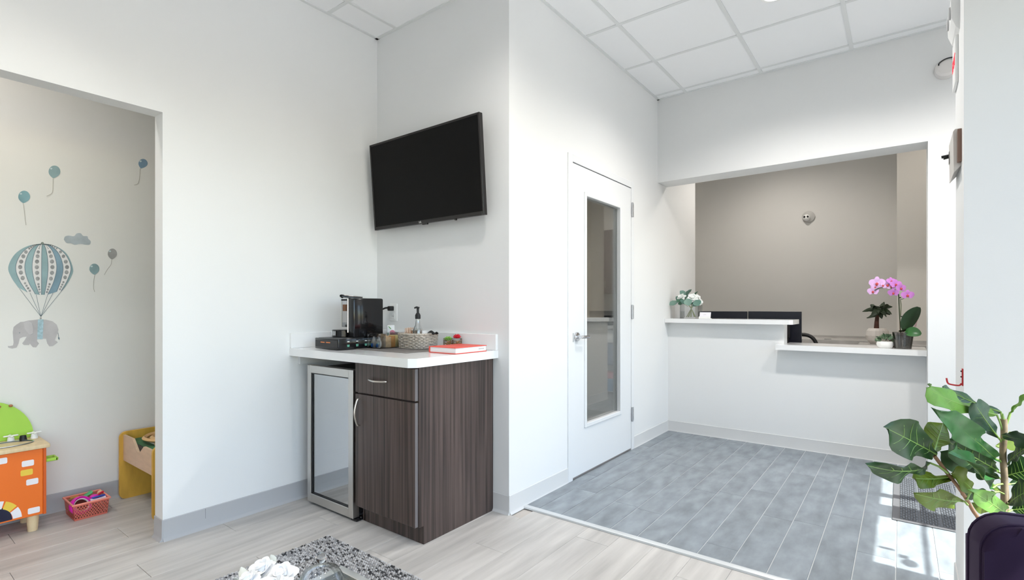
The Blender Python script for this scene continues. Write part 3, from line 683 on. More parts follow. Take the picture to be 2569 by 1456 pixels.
def rose(parent, c, r, ax, mat, name='rose', layers=((5, 1.0, .55), (5, .72, .35), (4, .38, .2), (3, .12, .1))):
    off = parent.location; c = Vector(c) - off; mb = MB(); r_ = random.Random(int(c.x * 1e4))
    for li, (n_, tl, cu) in enumerate(layers):
        for i in range(n_): petal(mb, c - ax * r * .3, ax, 2 * PI * i / n_ + li * .7 + r_.uniform(-.15, .15), tl, r * (1.05 - .12 * li + r_.uniform(-.05, .05)), r * (.62 - .08 * li), cu)
    mb.ball(tuple(c), r * .38, 10, 8)
    return mb.build(name, mat, parent, smooth=60)

# ------------------------------------------------------------------ rug
rug = thing('woven_rug', 'chunky grey woven rug under the coffee table', 'rug', (-1.0, .45, 0))
rx0, rx1, ry0, ry1 = -1.29, 1.1, -1.2, 1.025
MB().box(rx0 + .01, ry0 + .01, .0, rx1 - .01, ry1 - .01, .006).build('rug_backing', M('rug_backing', (.25, .25, .25), .9), rug, smooth=0)
cols_ = [(.52, .51, .50), (.30, .295, .29), (.05, .05, .052)]
verts = {0: [], 1: [], 2: []}; faces = {0: [], 1: [], 2: []}
rr = random.Random(11)
def loops(xa, xb, ya, yb, dx, dy, along_x):
    ny = int((yb - ya) / dy); nx_ = int((xb - xa) / dx)
    for j in range(ny):
        for i in range(nx_):
            x_ = xa + (i + .5 + (.5 if j % 2 else 0)) * dx; y_ = ya + (j + .5) * dy
            q = rr.random(); m_ = 0 if q < .50 else (1 if q < .84 else 2)
            a_ = (.5 if j % 2 else -.5) + rr.uniform(-.2, .2)
            if not along_x: a_ += PI / 2
            lx, wy = .0088, .0046
            ca, sa = math.cos(a_), math.sin(a_); z_ = .006 + rr.uniform(0, .002)
            V = verts[m_]; b_ = len(V)
            for px_, py_, pz_ in ((-lx, 0, 0), (0, -wy, .001), (lx, 0, 0), (0, wy, .001), (-lx * .35, 0, .008), (lx * .35, 0, .008)):
                V.append((x_ + px_ * ca - py_ * sa, y_ + px_ * sa + py_ * ca, z_ + pz_))
            faces[m_] += [(b_, b_ + 1, b_ + 4), (b_ + 1, b_ + 5, b_ + 4), (b_ + 1, b_ + 2, b_ + 5), (b_ + 2, b_ + 3, b_ + 5), (b_ + 3, b_ + 4, b_ + 5), (b_ + 3, b_, b_ + 4)]
bw = .16
loops(rx0, rx1 - .01, ry1 - bw, ry1, .0135, .0080, True)
loops(rx0, rx0 + bw, ry0, ry1 - bw, .0135, .0080, False)
loops(rx0 + bw, rx1 - .01, ry0, ry1 - bw, .0150, .0088, True)
for m_ in range(3):
    me = bpy.data.meshes.new('yarn_loops'); me.from_pydata(verts[m_], [], faces[m_]); me.materials.append(M(f'yarn_{m_}', cols_[m_], .9))
    o = bpy.data.objects.new('yarn_loops', me); C.objects.link(o); o.parent = rug; o['kind'] = 'stuff'

# ------------------------------------------------------------------ coffee table and what stands on it
TZ = .42
tb = thing('coffee_table', 'chrome-framed glass coffee table on the woven rug', 'coffee table', (-.76, .56, 0.0165))
ax0, ax1, ay0, ay1 = -.504, .50, -.32, .30
zt = TZ - .0165
fm = MB()
for q in ((ax0, ay1 - .022, ax1, ay1), (ax0, ay0, ax1, ay0 + .022), (ax0, ay0 + .022, ax0 + .022, ay1 - .022), (ax1 - .022, ay0 + .022, ax1, ay1 - .022)): fm.box(q[0], q[1], zt - .022, q[2], q[3], zt, .002)
fm.build('top_frame', chrome, tb, smooth=0)
MB().box(ax0 + .022, ay0 + .022, zt - .008, ax1 - .022, ay1 - .022, zt - .001).build('glass_top', Mglass('table_glass', (.90, .93, .92), .06), tb, smooth=0)
MB().box(ax0 + .022, ay1 - .027, zt - .03, ax1 - .022, ay1 - .0225, zt - .009).box(ax0 + .0225, ay0 + .022, zt - .03, ax0 + .027, ay1 - .027, zt - .009).build('gasket', black_matte, tb, smooth=0)
for a_, b_ in ((ax0, ay0), (ax0, ay1 - .022), (ax1 - .022, ay0), (ax1 - .022, ay1 - .022)): MB().box(a_, b_, 0, a_ + .022, b_ + .022, zt - .022).build('leg', chrome, tb, smooth=0)
cl = thing('glass_cloche_dish', 'small clear glass dish with a ball-knob lid on the coffee table', 'candy dish', (-1.150, .722, TZ + .0005))
MB().lathe([(.0005, 0), (.046, 0), (.052, .01), (.055, .022), (.053, .022), (.049, .011), (.044, .003), (.0005, .003)], 32, cap=False).build('dish', Mglass('dome_glass', (.96, .97, .97), .10), cl, smooth=60)
MB().lathe([(.056, .023), (.056, .035), (.053, .058), (.042, .076), (.020, .086), (.006, .088)], 32, cap=False).build('lid', Mglass('dome_glass', (.96, .97, .97), .10), cl, smooth=60)
MB().ball((0, 0, .1075), .0135, 18, 12).build('knob', glassy, cl, smooth=80)
MB().lathe([(.007, .088), (.0045, .092), (.008, .096)], 14).build('knob_neck', Mglass('dome_glass', (.96, .97, .97), .10), cl, smooth=80)
rv = thing('rose_bowl', 'low bowl of white roses on the coffee table', 'flowers', (-1.24, .545, TZ + .0005))
MB().lathe([(.0005, 0), (.035, 0), (.06, .018), (.066, .04), (.062, .06), (.059, .06), (.062, .04), (.057, .02), (.033, .004), (.0005, .004)], 28, cap=False).build('bowl', white_plastic, rv)
rose_m = M('white_rose_petal', (.86, .86, .855), .6)
for i, (u_, v_, d_, r_) in enumerate(((655, 1427, 1.34, .040), (705, 1440, 1.32, .041), (622, 1452, 1.27, .032), (690, 1474, 1.24, .042), (652, 1480, 1.22, .04))):
    c_ = P(u_, v_, d_); rose(rv, c_, r_, Vector((.25 * math.sin(i * 2), -.35, .85)).normalized(), rose_m)
    b0 = Vector((0, 0, .01)); MB().tube([b0, (c_ - rv.location) * .5 + Vector((0, 0, .02)), c_ - rv.location - Vector((0, 0, .01))], .003, 6).build('stem', M('stem_green', (.10, .20, .05), .6), rv)
sage = M('pale_sage_leaf', (.68, .69, .62), .6)
for i, (a_, b_) in enumerate((((690, 1420, 1.36), (679, 1393, 1.38)), ((610, 1450, 1.3), (605, 1424, 1.33)), ((600, 1460, 1.27), (585, 1452, 1.27)), ((630, 1446, 1.32), (612, 1430, 1.36)))):
    leaf(rv, P(*a_), P(*b_), .02, (1, .3, 0), sage, shape='oval', seed=i, nu=6, nv=4)

# ------------------------------------------------------------------ play nook: toy kitchen
WX = XM
tk = thing('toy_kitchen', 'orange wooden toy kitchen with a green rounded back panel', 'toy kitchen', (-3.66, .40, 0))
orange = M('orange_paint', (.80, .16, .012), .4); lime = M('lime_green_paint', (.36, .62, .07), .45); maple = M('pale_maple', (.72, .56, .34), .5, noise=(2, .12), stretch=(8, 30, 8))
kx, ky0, ky1 = -3.54 + 3.66, -.50, .241
MB().box(kx - .24, ky0, .082, kx - .012, ky1, .426).build('cabinet_body', orange, tk, smooth=0)
MB().box(kx - .012, ky0 + .004, .084, kx, ky1 - .012, .424, .002).build('front_panel', orange, tk, smooth=0)
MB().box(kx - .012, ky1 - .0115, .082, kx + .002, ky1, .426).build('side_edge', M('deep_orange_paint', (.62, .10, .006), .4), tk, smooth=0)
MB().box(kx - .25, ky0 - .01, .427, kx + .022, ky1 + .013, .448, .005, 2).build('worktop', maple, tk)
for ly in (.195, -.45):
    for lx in (kx - .035, kx - .21): MB().lathe([(.020, 0), (.026, .082)], 16, (lx, ly, 0)).build('leg', maple, tk)
bp = [(ky0 + .02, .449), (.232, .449)] + [(.232 - .19 * (1 - math.cos(a * PI / 24)), .45 + .213 * math.sin(a * PI / 24)) for a in range(1, 13)] + [(ky0 + .02, .663)]
MB().prism(bp, 'x', kx - .245, kx - .23).build('back_panel', lime, tk)
for py_ in (.095, .140): MB().ball((kx - .222, py_, .632), .0085, 12, 8, (1.4, 1, .8)).build('peg', M('brown_peg', (.40, .16, .07), .5), tk)
MB().lathe([(.105, .004), (.11, .006), (.112, .003), (.085, -.015), (.02, -.018)], 36, (kx - .10, .10, .4485), cap=False, sx=.62).build('sink_bowl', M('toy_steel', (.55, .58, .60), .3, .9), tk)
for ty in (.135, .226):
    tp = MB().lathe([(.016, 0), (.013, .022), (.009, .026)], 14, (kx - .185, ty, .4482)).build('tap', white_plastic, tk)
    MB().box(kx - .191, ty - .03, .475, kx - .179, ty + .03, .482, .003).box(kx - .215, ty - .006, .4752, kx - .155, ty + .006, .4818, .003).build('tap_cross', white_plastic, tp)
MB().lathe([(.017, 0), (.013, .026), (.0125, .028)], 16, (kx - .16, .178, .4482)).build('black_knob', black_matte, tk)
stick_w = M('sticker_white', (.80, .77, .79), .5); stick_y = M('sticker_yellow', (.78, .55, .06), .5)
def rrect(cy, cz, w_, h_, r_=.006, n=4):
    pts = []
    for (sx_, sz_, a0) in ((1, 1, 0), (-1, 1, PI / 2), (-1, -1, PI), (1, -1, 1.5 * PI)):
        for i in range(n + 1):
            a_ = a0 + PI / 2 * i / n; pts.append((cy + sx_ * (w_ / 2 - r_) + r_ * math.cos(a_), cz + sz_ * (h_ / 2 - r_) + r_ * math.sin(a_)))
    return pts
for u_, v_, m_ in ((70, 1163, stick_w), (67, 1186, stick_y), (81, 1209, stick_w), (85, 1281, stick_w), (2, 1158, stick_w)):
    q = onX(u_, v_, -3.54); MB().prism(rrect(q.y - .40, q.z, .046, .030), 'x', kx + .0002, kx + .0012).build('brick_sticker', m_, tk, smooth=0)
q = onX(-8, 1312, -3.54); acy, acz = q.y - .40, .092
def archpoly(r0, r1, a0, a1, n=8): return [(acy + r1 * math.cos(a0 + (a1 - a0) * i / n), acz + r1 * 1.15 * math.sin(a0 + (a1 - a0) * i / n)) for i in range(n + 1)] + [(acy + r0 * math.cos(a1 - (a1 - a0) * i / n), acz + r0 * 1.15 * math.sin(a1 - (a1 - a0) * i / n)) for i in range(n + 1)]
MB().prism([(acy - .055, acz - .002)] + [(acy + .055 * math.cos(PI * i / 20), acz + .072 * math.sin(PI * i / 20)) for i in range(21)][::-1], 'x', kx + .0002, kx + .0011).build('oven_window', M('oven_navy', (.008, .009, .03), .2), tk, smooth=0)
for i, m_ in enumerate((stick_w, stick_y, stick_w, stick_y, stick_w)):
    MB().prism(archpoly(.057, .090, .03 + PI / 5 * i, PI / 5 * (i + 1) - .05), 'x', kx + .0002, kx + .0012).build('arch_stone_sticker', m_, tk, smooth=0)
MB().box(kx - .09, ky1 + .001, .345, kx - .075, ky1 + .05, .362, .003).box(kx - .03, ky1 + .001, .345, kx - .015, ky1 + .05, .362, .003).box(kx - .09, ky1 + .04, .345, kx - .015, ky1 + .052, .362, .003).build('towel_rail', lime, tk, smooth=0)

# train table
tt = thing('train_table', 'yellow wooden train table with cut-out side behind the opening', 'toy table', (-3.46, 1.35, 0))
ywood = M('honey_plywood', (.66, .38, .06), .45, noise=(2, .18), stretch=(1, 12, 3)); beech = M('pale_beech', (.66, .47, .32), .5, noise=(2, .1), stretch=(6, 1, 20))
ya, yb = 1.005 - 1.35, .33
def endb(x_):
    pts = [(p[0], p[1]) for p in rrect((ya + yb) / 2, .2025, yb - ya, .405, .035, 5)]
    return MB().prism(pts, 'x', x_ - .009, x_ + .009).build('end_board', ywood, tt)
endb(-3.735 + 3.46); endb(-3.195 + 3.46)
xa_, xb_ = -3.725 + 3.46, -3.205 + 3.46
side = [(xa_, .235), (xb_, .235), (xb_, .372), (.078, .372), (.010, .325), (-.02, .325), (-.103, .388), (xa_, .388)]
MB().prism(side, 'y', ya + .018, ya + .03).build('side_rail', beech, tt, smooth=0)
MB().prism(side, 'y', yb - .03, yb - .018).build('side_rail', beech, tt, smooth=0)
MB().box(xa_, ya + .042, .345, xb_, yb - .03, .355).build('play_board', M('play_mat_green', (.07, .22, .10), .7, noise=(9, .5)), tt, smooth=0)
for i, (a0, b0, a1, b1, m_) in enumerate(((-.2, -.25, .2, -.21, (.42, .42, .40)), (-.22, -.1, -.1, -.02, (.55, .18, .05)), (.02, -.19, .1, -.1, (.30, .42, .06)), (-.16, .02, .2, .06, (.42, .42, .40)), (.12, -.28, .16, .2, (.10, .25, .5)))):
    MB().box(a0, b0, .3552, a1, b1, .3558).build('printed_patch', M(f'play_patch_{i}', m_, .7), tt, smooth=0)
MB().box(xa_ + .001, ya + .031, .25, xb_ - .001, ya + .04, .356).build('inner_rail', black_matte, tt, smooth=0)
for i, rr_ in enumerate((.125, .085)):
    t = MB(); pts_o = [(rr_ * 1.1 * math.cos(a * PI / 20), rr_ * .95 * math.sin(a * PI / 20)) for a in range(40)]; 
    t.ring([(p[0], p[1], .011 + .0) for p in pts_o], .012, 4, flat=.9)
    t.build('toy_track', M('track_wood', (.62, .38, .17), .5), loc=(-3.51, 1.19, .3722), label=('outer' if i == 0 else 'inner') + ' oval of wooden toy track lying on the train table', cat='toy track', group='wooden toy tracks')
for i, xx in enumerate((-.16, .16)): MB().box(-.02, -.10, 0, .02, .10, .0145, .002).build('track_riser', M('track_wood', (.62, .38, .17), .5), loc=(-3.51 + xx * .6, 1.19, .3562), label=('wall-side' if i == 0 else 'near-side') + ' flat wooden riser under the toy track oval', cat='toy track', group='track risers', smooth=0)

# coral storage basket with toys
cb = thing('storage_basket', 'coral perforated plastic basket of toys on the floor by the play nook wall', 'basket', (-3.63, .828, 0))
coral = M('coral_plastic', (.90, .29, .21), .4)
bw_, bd_, bhh = .079, .095, .088
def bwall(p0, p1, q0, q1, nx_, nz_):
    """perforated wall: p0-p1 bottom edge, q0-q1 top edge, with staggered oval holes left between strips"""
    mb = MB(); p0, p1, q0, q1 = map(Vector, (p0, p1, q0, q1))
    def at(a_, b_): return (p0.lerp(p1, a_)).lerp(q0.lerp(q1, a_), b_)
    mb.poly([at(0, 0), at(1, 0), at(1, .12), at(0, .12)]); mb.poly([at(0, .86), at(1, .86), at(1, 1), at(0, 1)])
    hz = .74 / nz_
    for j in range(nz_ + 1):
        z_ = .12 + j * hz
        if 0 < j < nz_: mb.poly([at(0, z_ - .022), at(1, z_ - .022), at(1, z_ + .022), at(0, z_ + .022)])
        if j < nz_:
            for i in range(nx_ + 1):
                c_ = (i + (.5 if j % 2 else 0)) / nx_; a0, a1 = max(c_ - .17 / nx_ * 1.3, 0), min(c_ + .17 / nx_ * 1.3, 1)
                if a1 > a0: mb.poly([at(a0, z_ + .0), at(a1, z_ + .0), at(a1, z_ + hz), at(a0, z_ + hz)])
    bmesh.ops.solidify(mb.bm, geom=mb.bm.faces[:], thickness=.0025)
    return mb
b4 = [(-bd_ * .9, -bw_ * .9, 0), (bd_ * .9, -bw_ * .9, 0), (bd_ * .9, bw_ * .9, 0), (-bd_ * .9, bw_ * .9, 0)]; t4 = [(-bd_, -bw_, bhh), (bd_, -bw_, bhh), (bd_, bw_, bhh), (-bd_, bw_, bhh)]
for i in range(4): bwall(b4[i], b4[(i + 1) % 4], t4[i], t4[(i + 1) % 4], 12 if i % 2 else 14, 7).build('perforated_wall', coral, cb, smooth=0)
MB().box(-bd_ * .9, -bw_ * .9, 0, bd_ * .9, bw_ * .9, .003).build('basket_floor', coral, cb, smooth=0)
rim = MB()
for q in ((-bd_ - .006, -bw_ - .006, bd_ + .006, -bw_ + .002), (-bd_ - .006, bw_ - .002, bd_ + .006, bw_ + .006), (-bd_ - .006, -bw_, -bd_ + .002, bw_), (bd_ - .002, -bw_, bd_ + .006, bw_)): rim.box(q[0], q[1], bhh - .004, q[2], q[3], bhh + .004, .001)
rim.build('rim', coral, cb, smooth=0)
mag = M('magenta_plastic', (.75, .02, .42), .3)
bkl = Vector((-3.63, .828, 0))
hoop = thing('toy_mirror', 'magenta toy hand mirror leaning in the coral basket', 'toy', (-3.60, .795, .062))
A_ = Matrix.Scale(1.2, 4) @ Matrix.Rotation(.55, 4, 'Z') @ Matrix.Rotation(1.05, 4, 'Y') @ Matrix.Rotation(PI / 2, 4, 'Z')
MB().ring([(.042 * math.cos(a * PI / 16), .036 * math.sin(a * PI / 16), 0) for a in range(32)], .007, 8, flat=2.0).xf(A_).build('frame', mag, hoop, smooth=60)
MB().ring([(.034 * math.cos(a * PI / 16), .029 * math.sin(a * PI / 16), .004) for a in range(32)], .0035, 6).xf(A_).build('inner_ring', white_plastic, hoop, smooth=60)
MB().prism([(.034 * math.cos(a * PI / 16), .029 * math.sin(a * PI / 16)) for a in range(32)], 'z', -.003, 0).xf(A_).build('disc', M('dark_maroon', (.10, .02, .015), .4), hoop)
tcup = thing('toy_cup', 'small magenta toy cup in the coral basket', 'toy', (-3.635, .862, .066))
MB().ball((0, 0, .014), .021, 16, 10, (1, 1.1, .75)).build('cup_bowl', mag, tcup, smooth=80)
MB().tube([(0, .015, .02), (-.008, .03, .027), (-.012, .045, .03)], .006, 8).build('cup_handle', M('cherry_plastic', (.6, .02, .05), .3), tcup)
MB().ball((0, 0, 0), .013, 12, 8, (1, 1.2, 1.3)).build('wooden_toy', M('toy_beech', (.75, .45, .28), .5), loc=(-3.66, .896, .088), label='rounded pale wooden toy at the basket corner', cat='toy')
MB().box(-.02, -.025, -.004, .02, .025, .004, .003).xf(Matrix.Rotation(.5, 4, 'X')).build('toy_block', M('toy_green', (.06, .45, .16), .4), loc=(-3.69, .845, .088), label='flat green toy piece in the coral basket', cat='toy')
MB().box(-.025, -.02, -.006, .025, .02, .006, .003).xf(Matrix.Rotation(.3, 4, 'Y')).build('toy_block', M('toy_ochre', (.45, .22, .03), .5), loc=(-3.69, .79, .078), label='ochre toy piece at the back of the coral basket', cat='toy')
MB().grid(lambda u, v: ((u - .5) * .05, (v - .5) * .07, .008 * math.sin(u * 7) * math.cos(v * 6)), 8, 8).thick(.003).build('toy_cloth', M('lavender_cloth', (.68, .60, .72), .8), loc=(-3.575, .868, .078), label='crumpled lavender toy cloth in the coral basket', cat='toy')
MB().tube([(0, -.03, 0), (.004, 0, .004), (0, .03, .003)], .006, 8).build('toy_stick', M('toy_blue', (.03, .06, .35), .4), loc=(-3.61, .875, .083), label='dark blue toy stick in the coral basket', cat='toy')
MB().tube([(0, -.03, 0), (.004, 0, .004), (0, .03, .003)], .007, 8).build('toy_stick', M('toy_brown', (.25, .11, .03), .5), loc=(-3.66, .775, .085), label='brown toy stick in the coral basket', cat='toy')
MB().box(-.08, -.065, .004, .08, .065, .022, .006).build('toy_pile', M('toy_mixed', (.30, .12, .08), .6, noise=(60, .8)), loc=(-3.63, .828, 0), label='jumble of small toys filling the coral basket', cat='toys', kind='stuff', smooth=0)

# ------------------------------------------------------------------ wall decals in the play nook
DX = XM + .0008
def w7(x, y): q = onX(x / 4.855, 580 + y / 4.855, XM); return (q.y, q.z)
def w1(x, y): q = onX(x / 2.696, 360 + y / 2.696, XM); return (q.y, q.z)
def flat(pts, name, mat, par, t=.0006, x0=0.0): return MB().prism(pts, 'x', x0, x0 + t).build(name, mat, par, smooth=0)
teal = M('watercolour_teal', (.30, .43, .45), .8, noise=(7, .25)); slate = M('watercolour_slate', (.24, .36, .44), .8, noise=(9, .25)); greyw = M('watercolour_grey', (.40, .395, .385), .8, noise=(9, .3))
cloudm = M('watercolour_cloud', (.44, .49, .52), .8, noise=(12, .25)); eleg = M('watercolour_elephant', (.48, .46, .465), .8, noise=(9, .22)); dotm = M('watercolour_dot', (.36, .36, .36), .8, noise=(40, .4))
ivory = M('decal_white', (.74, .72, .71), .8); linem = M('decal_line', (.16, .21, .24), .8)
hb_ = thing('wall_decal', 'striped hot-air balloon carrying a grey elephant decal on the play nook wall', 'wall decal', (DX, 0, 0), group='nursery wall decals')
top = (513, 155)
curves = [((100, 440), (225, 690)), ((190, 440), (330, 745)), ((300, 440), (430, 770)), ((390, 440), (480, 776)), ((505, 440), (503, 776)), ((585, 440), (540, 776)), ((690, 440), (580, 775)), ((768, 440), (690, 740)), ((862, 440), (742, 733)), ((889, 462), (800, 672))]
def cpts(c_):
    (xm, ym), (xb, yb_) = c_
    k_ = [top, (513 + (xm - 513) * .42, 182), (513 + (xm - 513) * .80, 280), (xm, ym), (xm + (xb - xm) * .33, ym + (yb_ - ym) * .52), (xb, yb_)]
    return [(p.x, p.y) for p in bez([(a_, b_, 0) for a_, b_ in k_], 5)]
cc = [cpts(c_) for c_ in curves]
for i in range(9):
    A_, B_ = cc[i], cc[i + 1]
    pts = [w7(*p) for p in A_] + [w7(*p) for p in B_[::-1][:-1]]
    flat(pts, 'balloon_stripe', (teal if i in (0, 8) else slate if i == 6 else teal) if i % 2 == 0 else ivory, hb_)
    if i % 2:
        for k_ in range(3, 25, 1):
            if k_ >= len(A_) - 1: break
            mx_, my_ = (A_[k_][0] + B_[k_][0]) / 2, (A_[k_][1] + B_[k_][1]) / 2; wdt = abs(B_[k_][0] - A_[k_][0])
            rad = min(wdt * .27, 26)
            if rad > 4 and (k_ % 2 == 1 or k_ < 8 or k_ > 20):
                step = math.hypot(A_[k_][1] - A_[k_ - 1][1], A_[k_][0] - A_[k_ - 1][0]) * (2 if 8 <= k_ <= 20 else 1); rad = min(rad, max(step * .42, 5))
                flat([w7(mx_ + rad * math.cos(a * PI / 5), my_ + rad * math.sin(a * PI / 5)) for a in range(10)], 'balloon_dot', dotm, hb_, x0=.0007)
def line7(pts, name, mat, par, wd=2.5, x0=.0004, f=w7):
    mb = MB()
    for a_, b_ in zip(pts, pts[1:]):
        dx_, dy_ = b_[0] - a_[0], b_[1] - a_[1]; l_ = math.hypot(dx_, dy_) or 1; nx_, ny_ = -dy_ / l_ * wd, dx_ / l_ * wd
        mb.prism([f(a_[0] + nx_, a_[1] + ny_), f(b_[0] + nx_, b_[1] + ny_), f(b_[0] - nx_, b_[1] - ny_), f(a_[0] - nx_, a_[1] - ny_)], 'x', x0, x0 + .0005)
    return mb.build(name, mat, par, smooth=0)
for c_ in cc[1:9]: line7(c_[:], 'stripe_stitch', linem, hb_, 3.0, .0008)
for p_ in ((235, 700), (365, 755), (440, 775), (580, 775), (645, 755), (795, 675)): line7([p_, (497, 1042)], 'rope', linem, hb_, 2.2)
flat([w7(515 + 18 * math.cos(a * PI / 6), 148 + 14 * math.sin(a * PI / 6)) for a in range(12)], 'balloon_cap', M('decal_olive', (.22, .25, .22), .8), hb_, x0=.0012)
el = [(95, 1400), (100, 1420), (150, 1432), (200, 1420), (225, 1370), (240, 1310), (280, 1292), (325, 1287), (300, 1330), (270, 1370), (290, 1388), (355, 1390), (362, 1372), (400, 1415), (440, 1418), (475, 1370), (450, 1340), (455, 1315), (560, 1312), (575, 1370), (600, 1405), (640, 1402), (703, 1357), (690, 1342), (668, 1335), (682, 1290), (703, 1240), (711, 1200), (690, 1140), (640, 1100), (560, 1080), (480, 1075), (400, 1085), (345, 1090), (290, 1105), (250, 1108), (200, 1140), (165, 1170), (155, 1230), (160, 1300), (165, 1360), (158, 1393), (120, 1402)]
flat([w7(*p) for p in el], 'elephant', eleg, hb_)
flat([w7(*p) for p in ((285, 1120), (345, 1094), (392, 1125), (407, 1195), (402, 1250), (370, 1266), (338, 1242), (300, 1190))], 'elephant_ear', M('watercolour_ear', (.53, .51, .515), .8, noise=(9, .15)), hb_, x0=.0007)
line7([(392, 1125), (407, 1195), (402, 1250), (370, 1266)], 'ear_outline', M('decal_grey_line', (.33, .32, .33), .8), hb_, 2, .0012)
flat([w7(*p) for p in ((460, 1078), (530, 1076), (518, 1318), (453, 1318))], 'belly_band', M('decal_sky', (.42, .58, .64), .8, noise=(60, .3)), hb_, x0=.0007)
flat([w7(238 + 6 * math.cos(a * PI / 4), 1240 + 6 * math.sin(a * PI / 4)) for a in range(8)], 'eye', linem, hb_, x0=.0007)
line7([(706, 1240), (712, 1280), (716, 1312)], 'tail', linem, hb_, 3); flat([w7(*p) for p in ((708, 1290), (726, 1300), (722, 1330), (706, 1310))], 'tail_tuft', linem, hb_, x0=.0007)
flat([w7(495 + 13 * math.cos(a * PI / 6), 1063 + 13 * math.sin(a * PI / 6)) for a in range(12)], 'ring', greyw, hb_, x0=.0007)
for i, (cx_, cy_, rx_, ry_, kn, st_, mt, lb_) in enumerate((
        (368, 192, 40, 42, (358, 238), ((358, 280), (352, 335), (315, 358)), teal, 'teal balloon decal, the highest one left of the nook centre'),
        (163, 362, 40, 42, (157, 405), ((163, 450), (170, 510), (176, 553)), M('watercolour_teal_deep', (.22, .38, .42), .8, noise=(9, .25)), 'deep teal balloon decal directly above the striped hot-air balloon'),
        (967, 137, 31, 32, (947, 170), ((945, 215), (935, 268), (908, 283)), M('watercolour_blue', (.20, .31, .42), .8, noise=(9, .25)), 'blue balloon decal nearest the opening edge'),
        (760, 748, 31, 36, (755, 787), ((750, 820), (725, 855), (705, 890)), greyw, 'grey balloon decal right of the elephant'),
        (638, 850, 34, 36, (640, 893), ((634, 930), (632, 975), (640, 1005)), teal, 'small teal balloon decal beside the grey balloon'))):
    t = thing('wall_decal', lb_, 'wall decal', (DX, 0, 0), group='nursery wall decals')
    pts = []
    for a in range(28):
        an = 2 * PI * a / 28; x_, y_ = cx_ + rx_ * math.cos(an), cy_ + ry_ * math.sin(an)
        k_ = max(0, math.sin(an)) ** 3; x_ += (kn[0] - x_) * k_ * .75; y_ += (kn[1] - y_) * k_ * .5
        pts.append(w1(x_, y_))
    flat(pts, 'balloon', mt, t)
    sp_ = [(p.x, p.y) for p in bez([(kn[0], kn[1], 0)] + [(a_, b_, 0) for a_, b_ in st_], 5)]
    line7(sp_, 'string', M('decal_string', (.42, .40, .36), .8), t, 1.7, .0004, w1)
    flat([w1(cx_ - rx_ * .55 + 8 * math.cos(a * PI / 5), cy_ - ry_ * .5 + 6 * math.sin(a * PI / 5)) for a in range(10)], 'highlight', M('decal_pale', (.5, .6, .62), .8), t, x0=.0007)
cp_ = [(432, 650), (440, 630), (465, 624), (500, 628), (518, 610), (545, 608), (562, 626), (590, 628), (596, 645), (613, 662), (608, 684), (580, 686), (545, 680), (505, 686), (480, 676), (450, 674)]
t = thing('wall_decal', 'small grey-blue cloud decal above the grey balloon', 'wall decal', (DX, 0, 0), group='nursery wall decals')
flat([w1(p.x, p.y) for p in bez([(a_, b_, 0) for a_, b_ in cp_ + [cp_[0]]], 3)[:-1]], 'cloud', cloudm, t)

# ------------------------------------------------------------------ reception desk: ledges and what stands on them
UZ, LZ = 1.056, .857
up = [(XD + .002, 4.60), (-.715, 4.60), (-.691, 4.624), (-.691, 4.93), (XD + .002, 4.93)]
MB().prism(up, 'z', 1.0185, UZ).build('counter_ledge', quartz, label='upper white quartz ledge of the reception desk', cat='counter ledge', smooth=0)
MB().prism([(-.806, 4.57), (.142, 4.57), (.142, 4.95), (-.764, 4.95), (-.764, 4.684), (-.806, 4.684)], 'z', .8155, LZ).build('counter_ledge', quartz, label='lower white quartz ledge of the reception desk', cat='counter ledge', smooth=0)
marble = M('grey_marble', (.50, .48, .46), .25, noise=(6, .2))
de = thing('office_desk', 'grey-topped office desk behind the reception ledges', 'desk', (-.6, 5.4, 0))
MB().box(-1.1, -.44, .72, .62, .0, .75).build('work_top', marble, de, smooth=0)
MB().box(-.25, .45, .80, .56, .995, .84).build('rear_top', marble, de, smooth=0)
MB().box(.30, -.0, .80, 1.8, .225, .84).build('rear_top', marble, de, smooth=0)
MB().box(.572, .21, .84, 1.8, .226, .87).build('back_splash', marble, de, smooth=0)
MB().box(-.25, .985, .84, .56, .996, .86).build('back_splash', marble, de, smooth=0)
for a_ in ((-1.08, -.42), (-1.08, -.04), (.5, -.42), (.5, -.04)): MB().box(a_[0], a_[1], .004, a_[0] + .04, a_[1] + .04, .72).build('leg', white_plastic, de, smooth=0)
MB().box(-.25, .47, .004, .55, .99, .80).build('desk_cabinet', white_plastic, de, smooth=0)
MB().box(.59, .02, .004, 1.8, .2, .80).build('desk_cabinet', white_plastic, de, smooth=0)
MB().box(-.015, .58, .8402, .045, .60, .843).build('grommet', black_matte, de, smooth=0)
def monitor(x0, x1, ztop, label, rz=0):
    t = thing('monitor', label, 'monitor', ((x0 + x1) / 2, 5.14, .7505), group='desk monitors'); w_ = x1 - x0; zt_ = ztop - .7505
    MB().box(-w_ / 2, -.012, zt_ - .285, w_ / 2, .012, zt_, .003).build('monitor_shell', M('navy_black_plastic', (.008, .009, .016), .28), t, smooth=0)
    MB().box(-w_ / 2 + .01, .0121, zt_ - .27, w_ / 2 - .01, .0126, zt_ - .01).build('display', screen_m, t, smooth=0)
    MB().box(-.13, -.03, zt_ - .24, .13, -.0125, zt_ - .07, .008).build('rear_bulge', black_matte, t, smooth=0)
    MB().box(-.02, -.045, .01, .02, -.0305, zt_ - .12).build('stand_neck', black_matte, t, smooth=0)
    MB().box(-.11, -.09, 0, .11, .07, .01, .002).build('stand_base', black_matte, t, smooth=0)
    MB().box(w_ / 2 - .16, -.02, zt_ - .279, w_ / 2 - .10, -.0125, zt_ - .225).build('port_cover', black_matte, t, smooth=0)
    return t
monitor(-1.572, -1.146, 1.121, 'black monitor behind the flower vase and card holder'); monitor(-1.138, -.700, 1.122, 'black monitor whose corner shows past the end of the upper ledge')
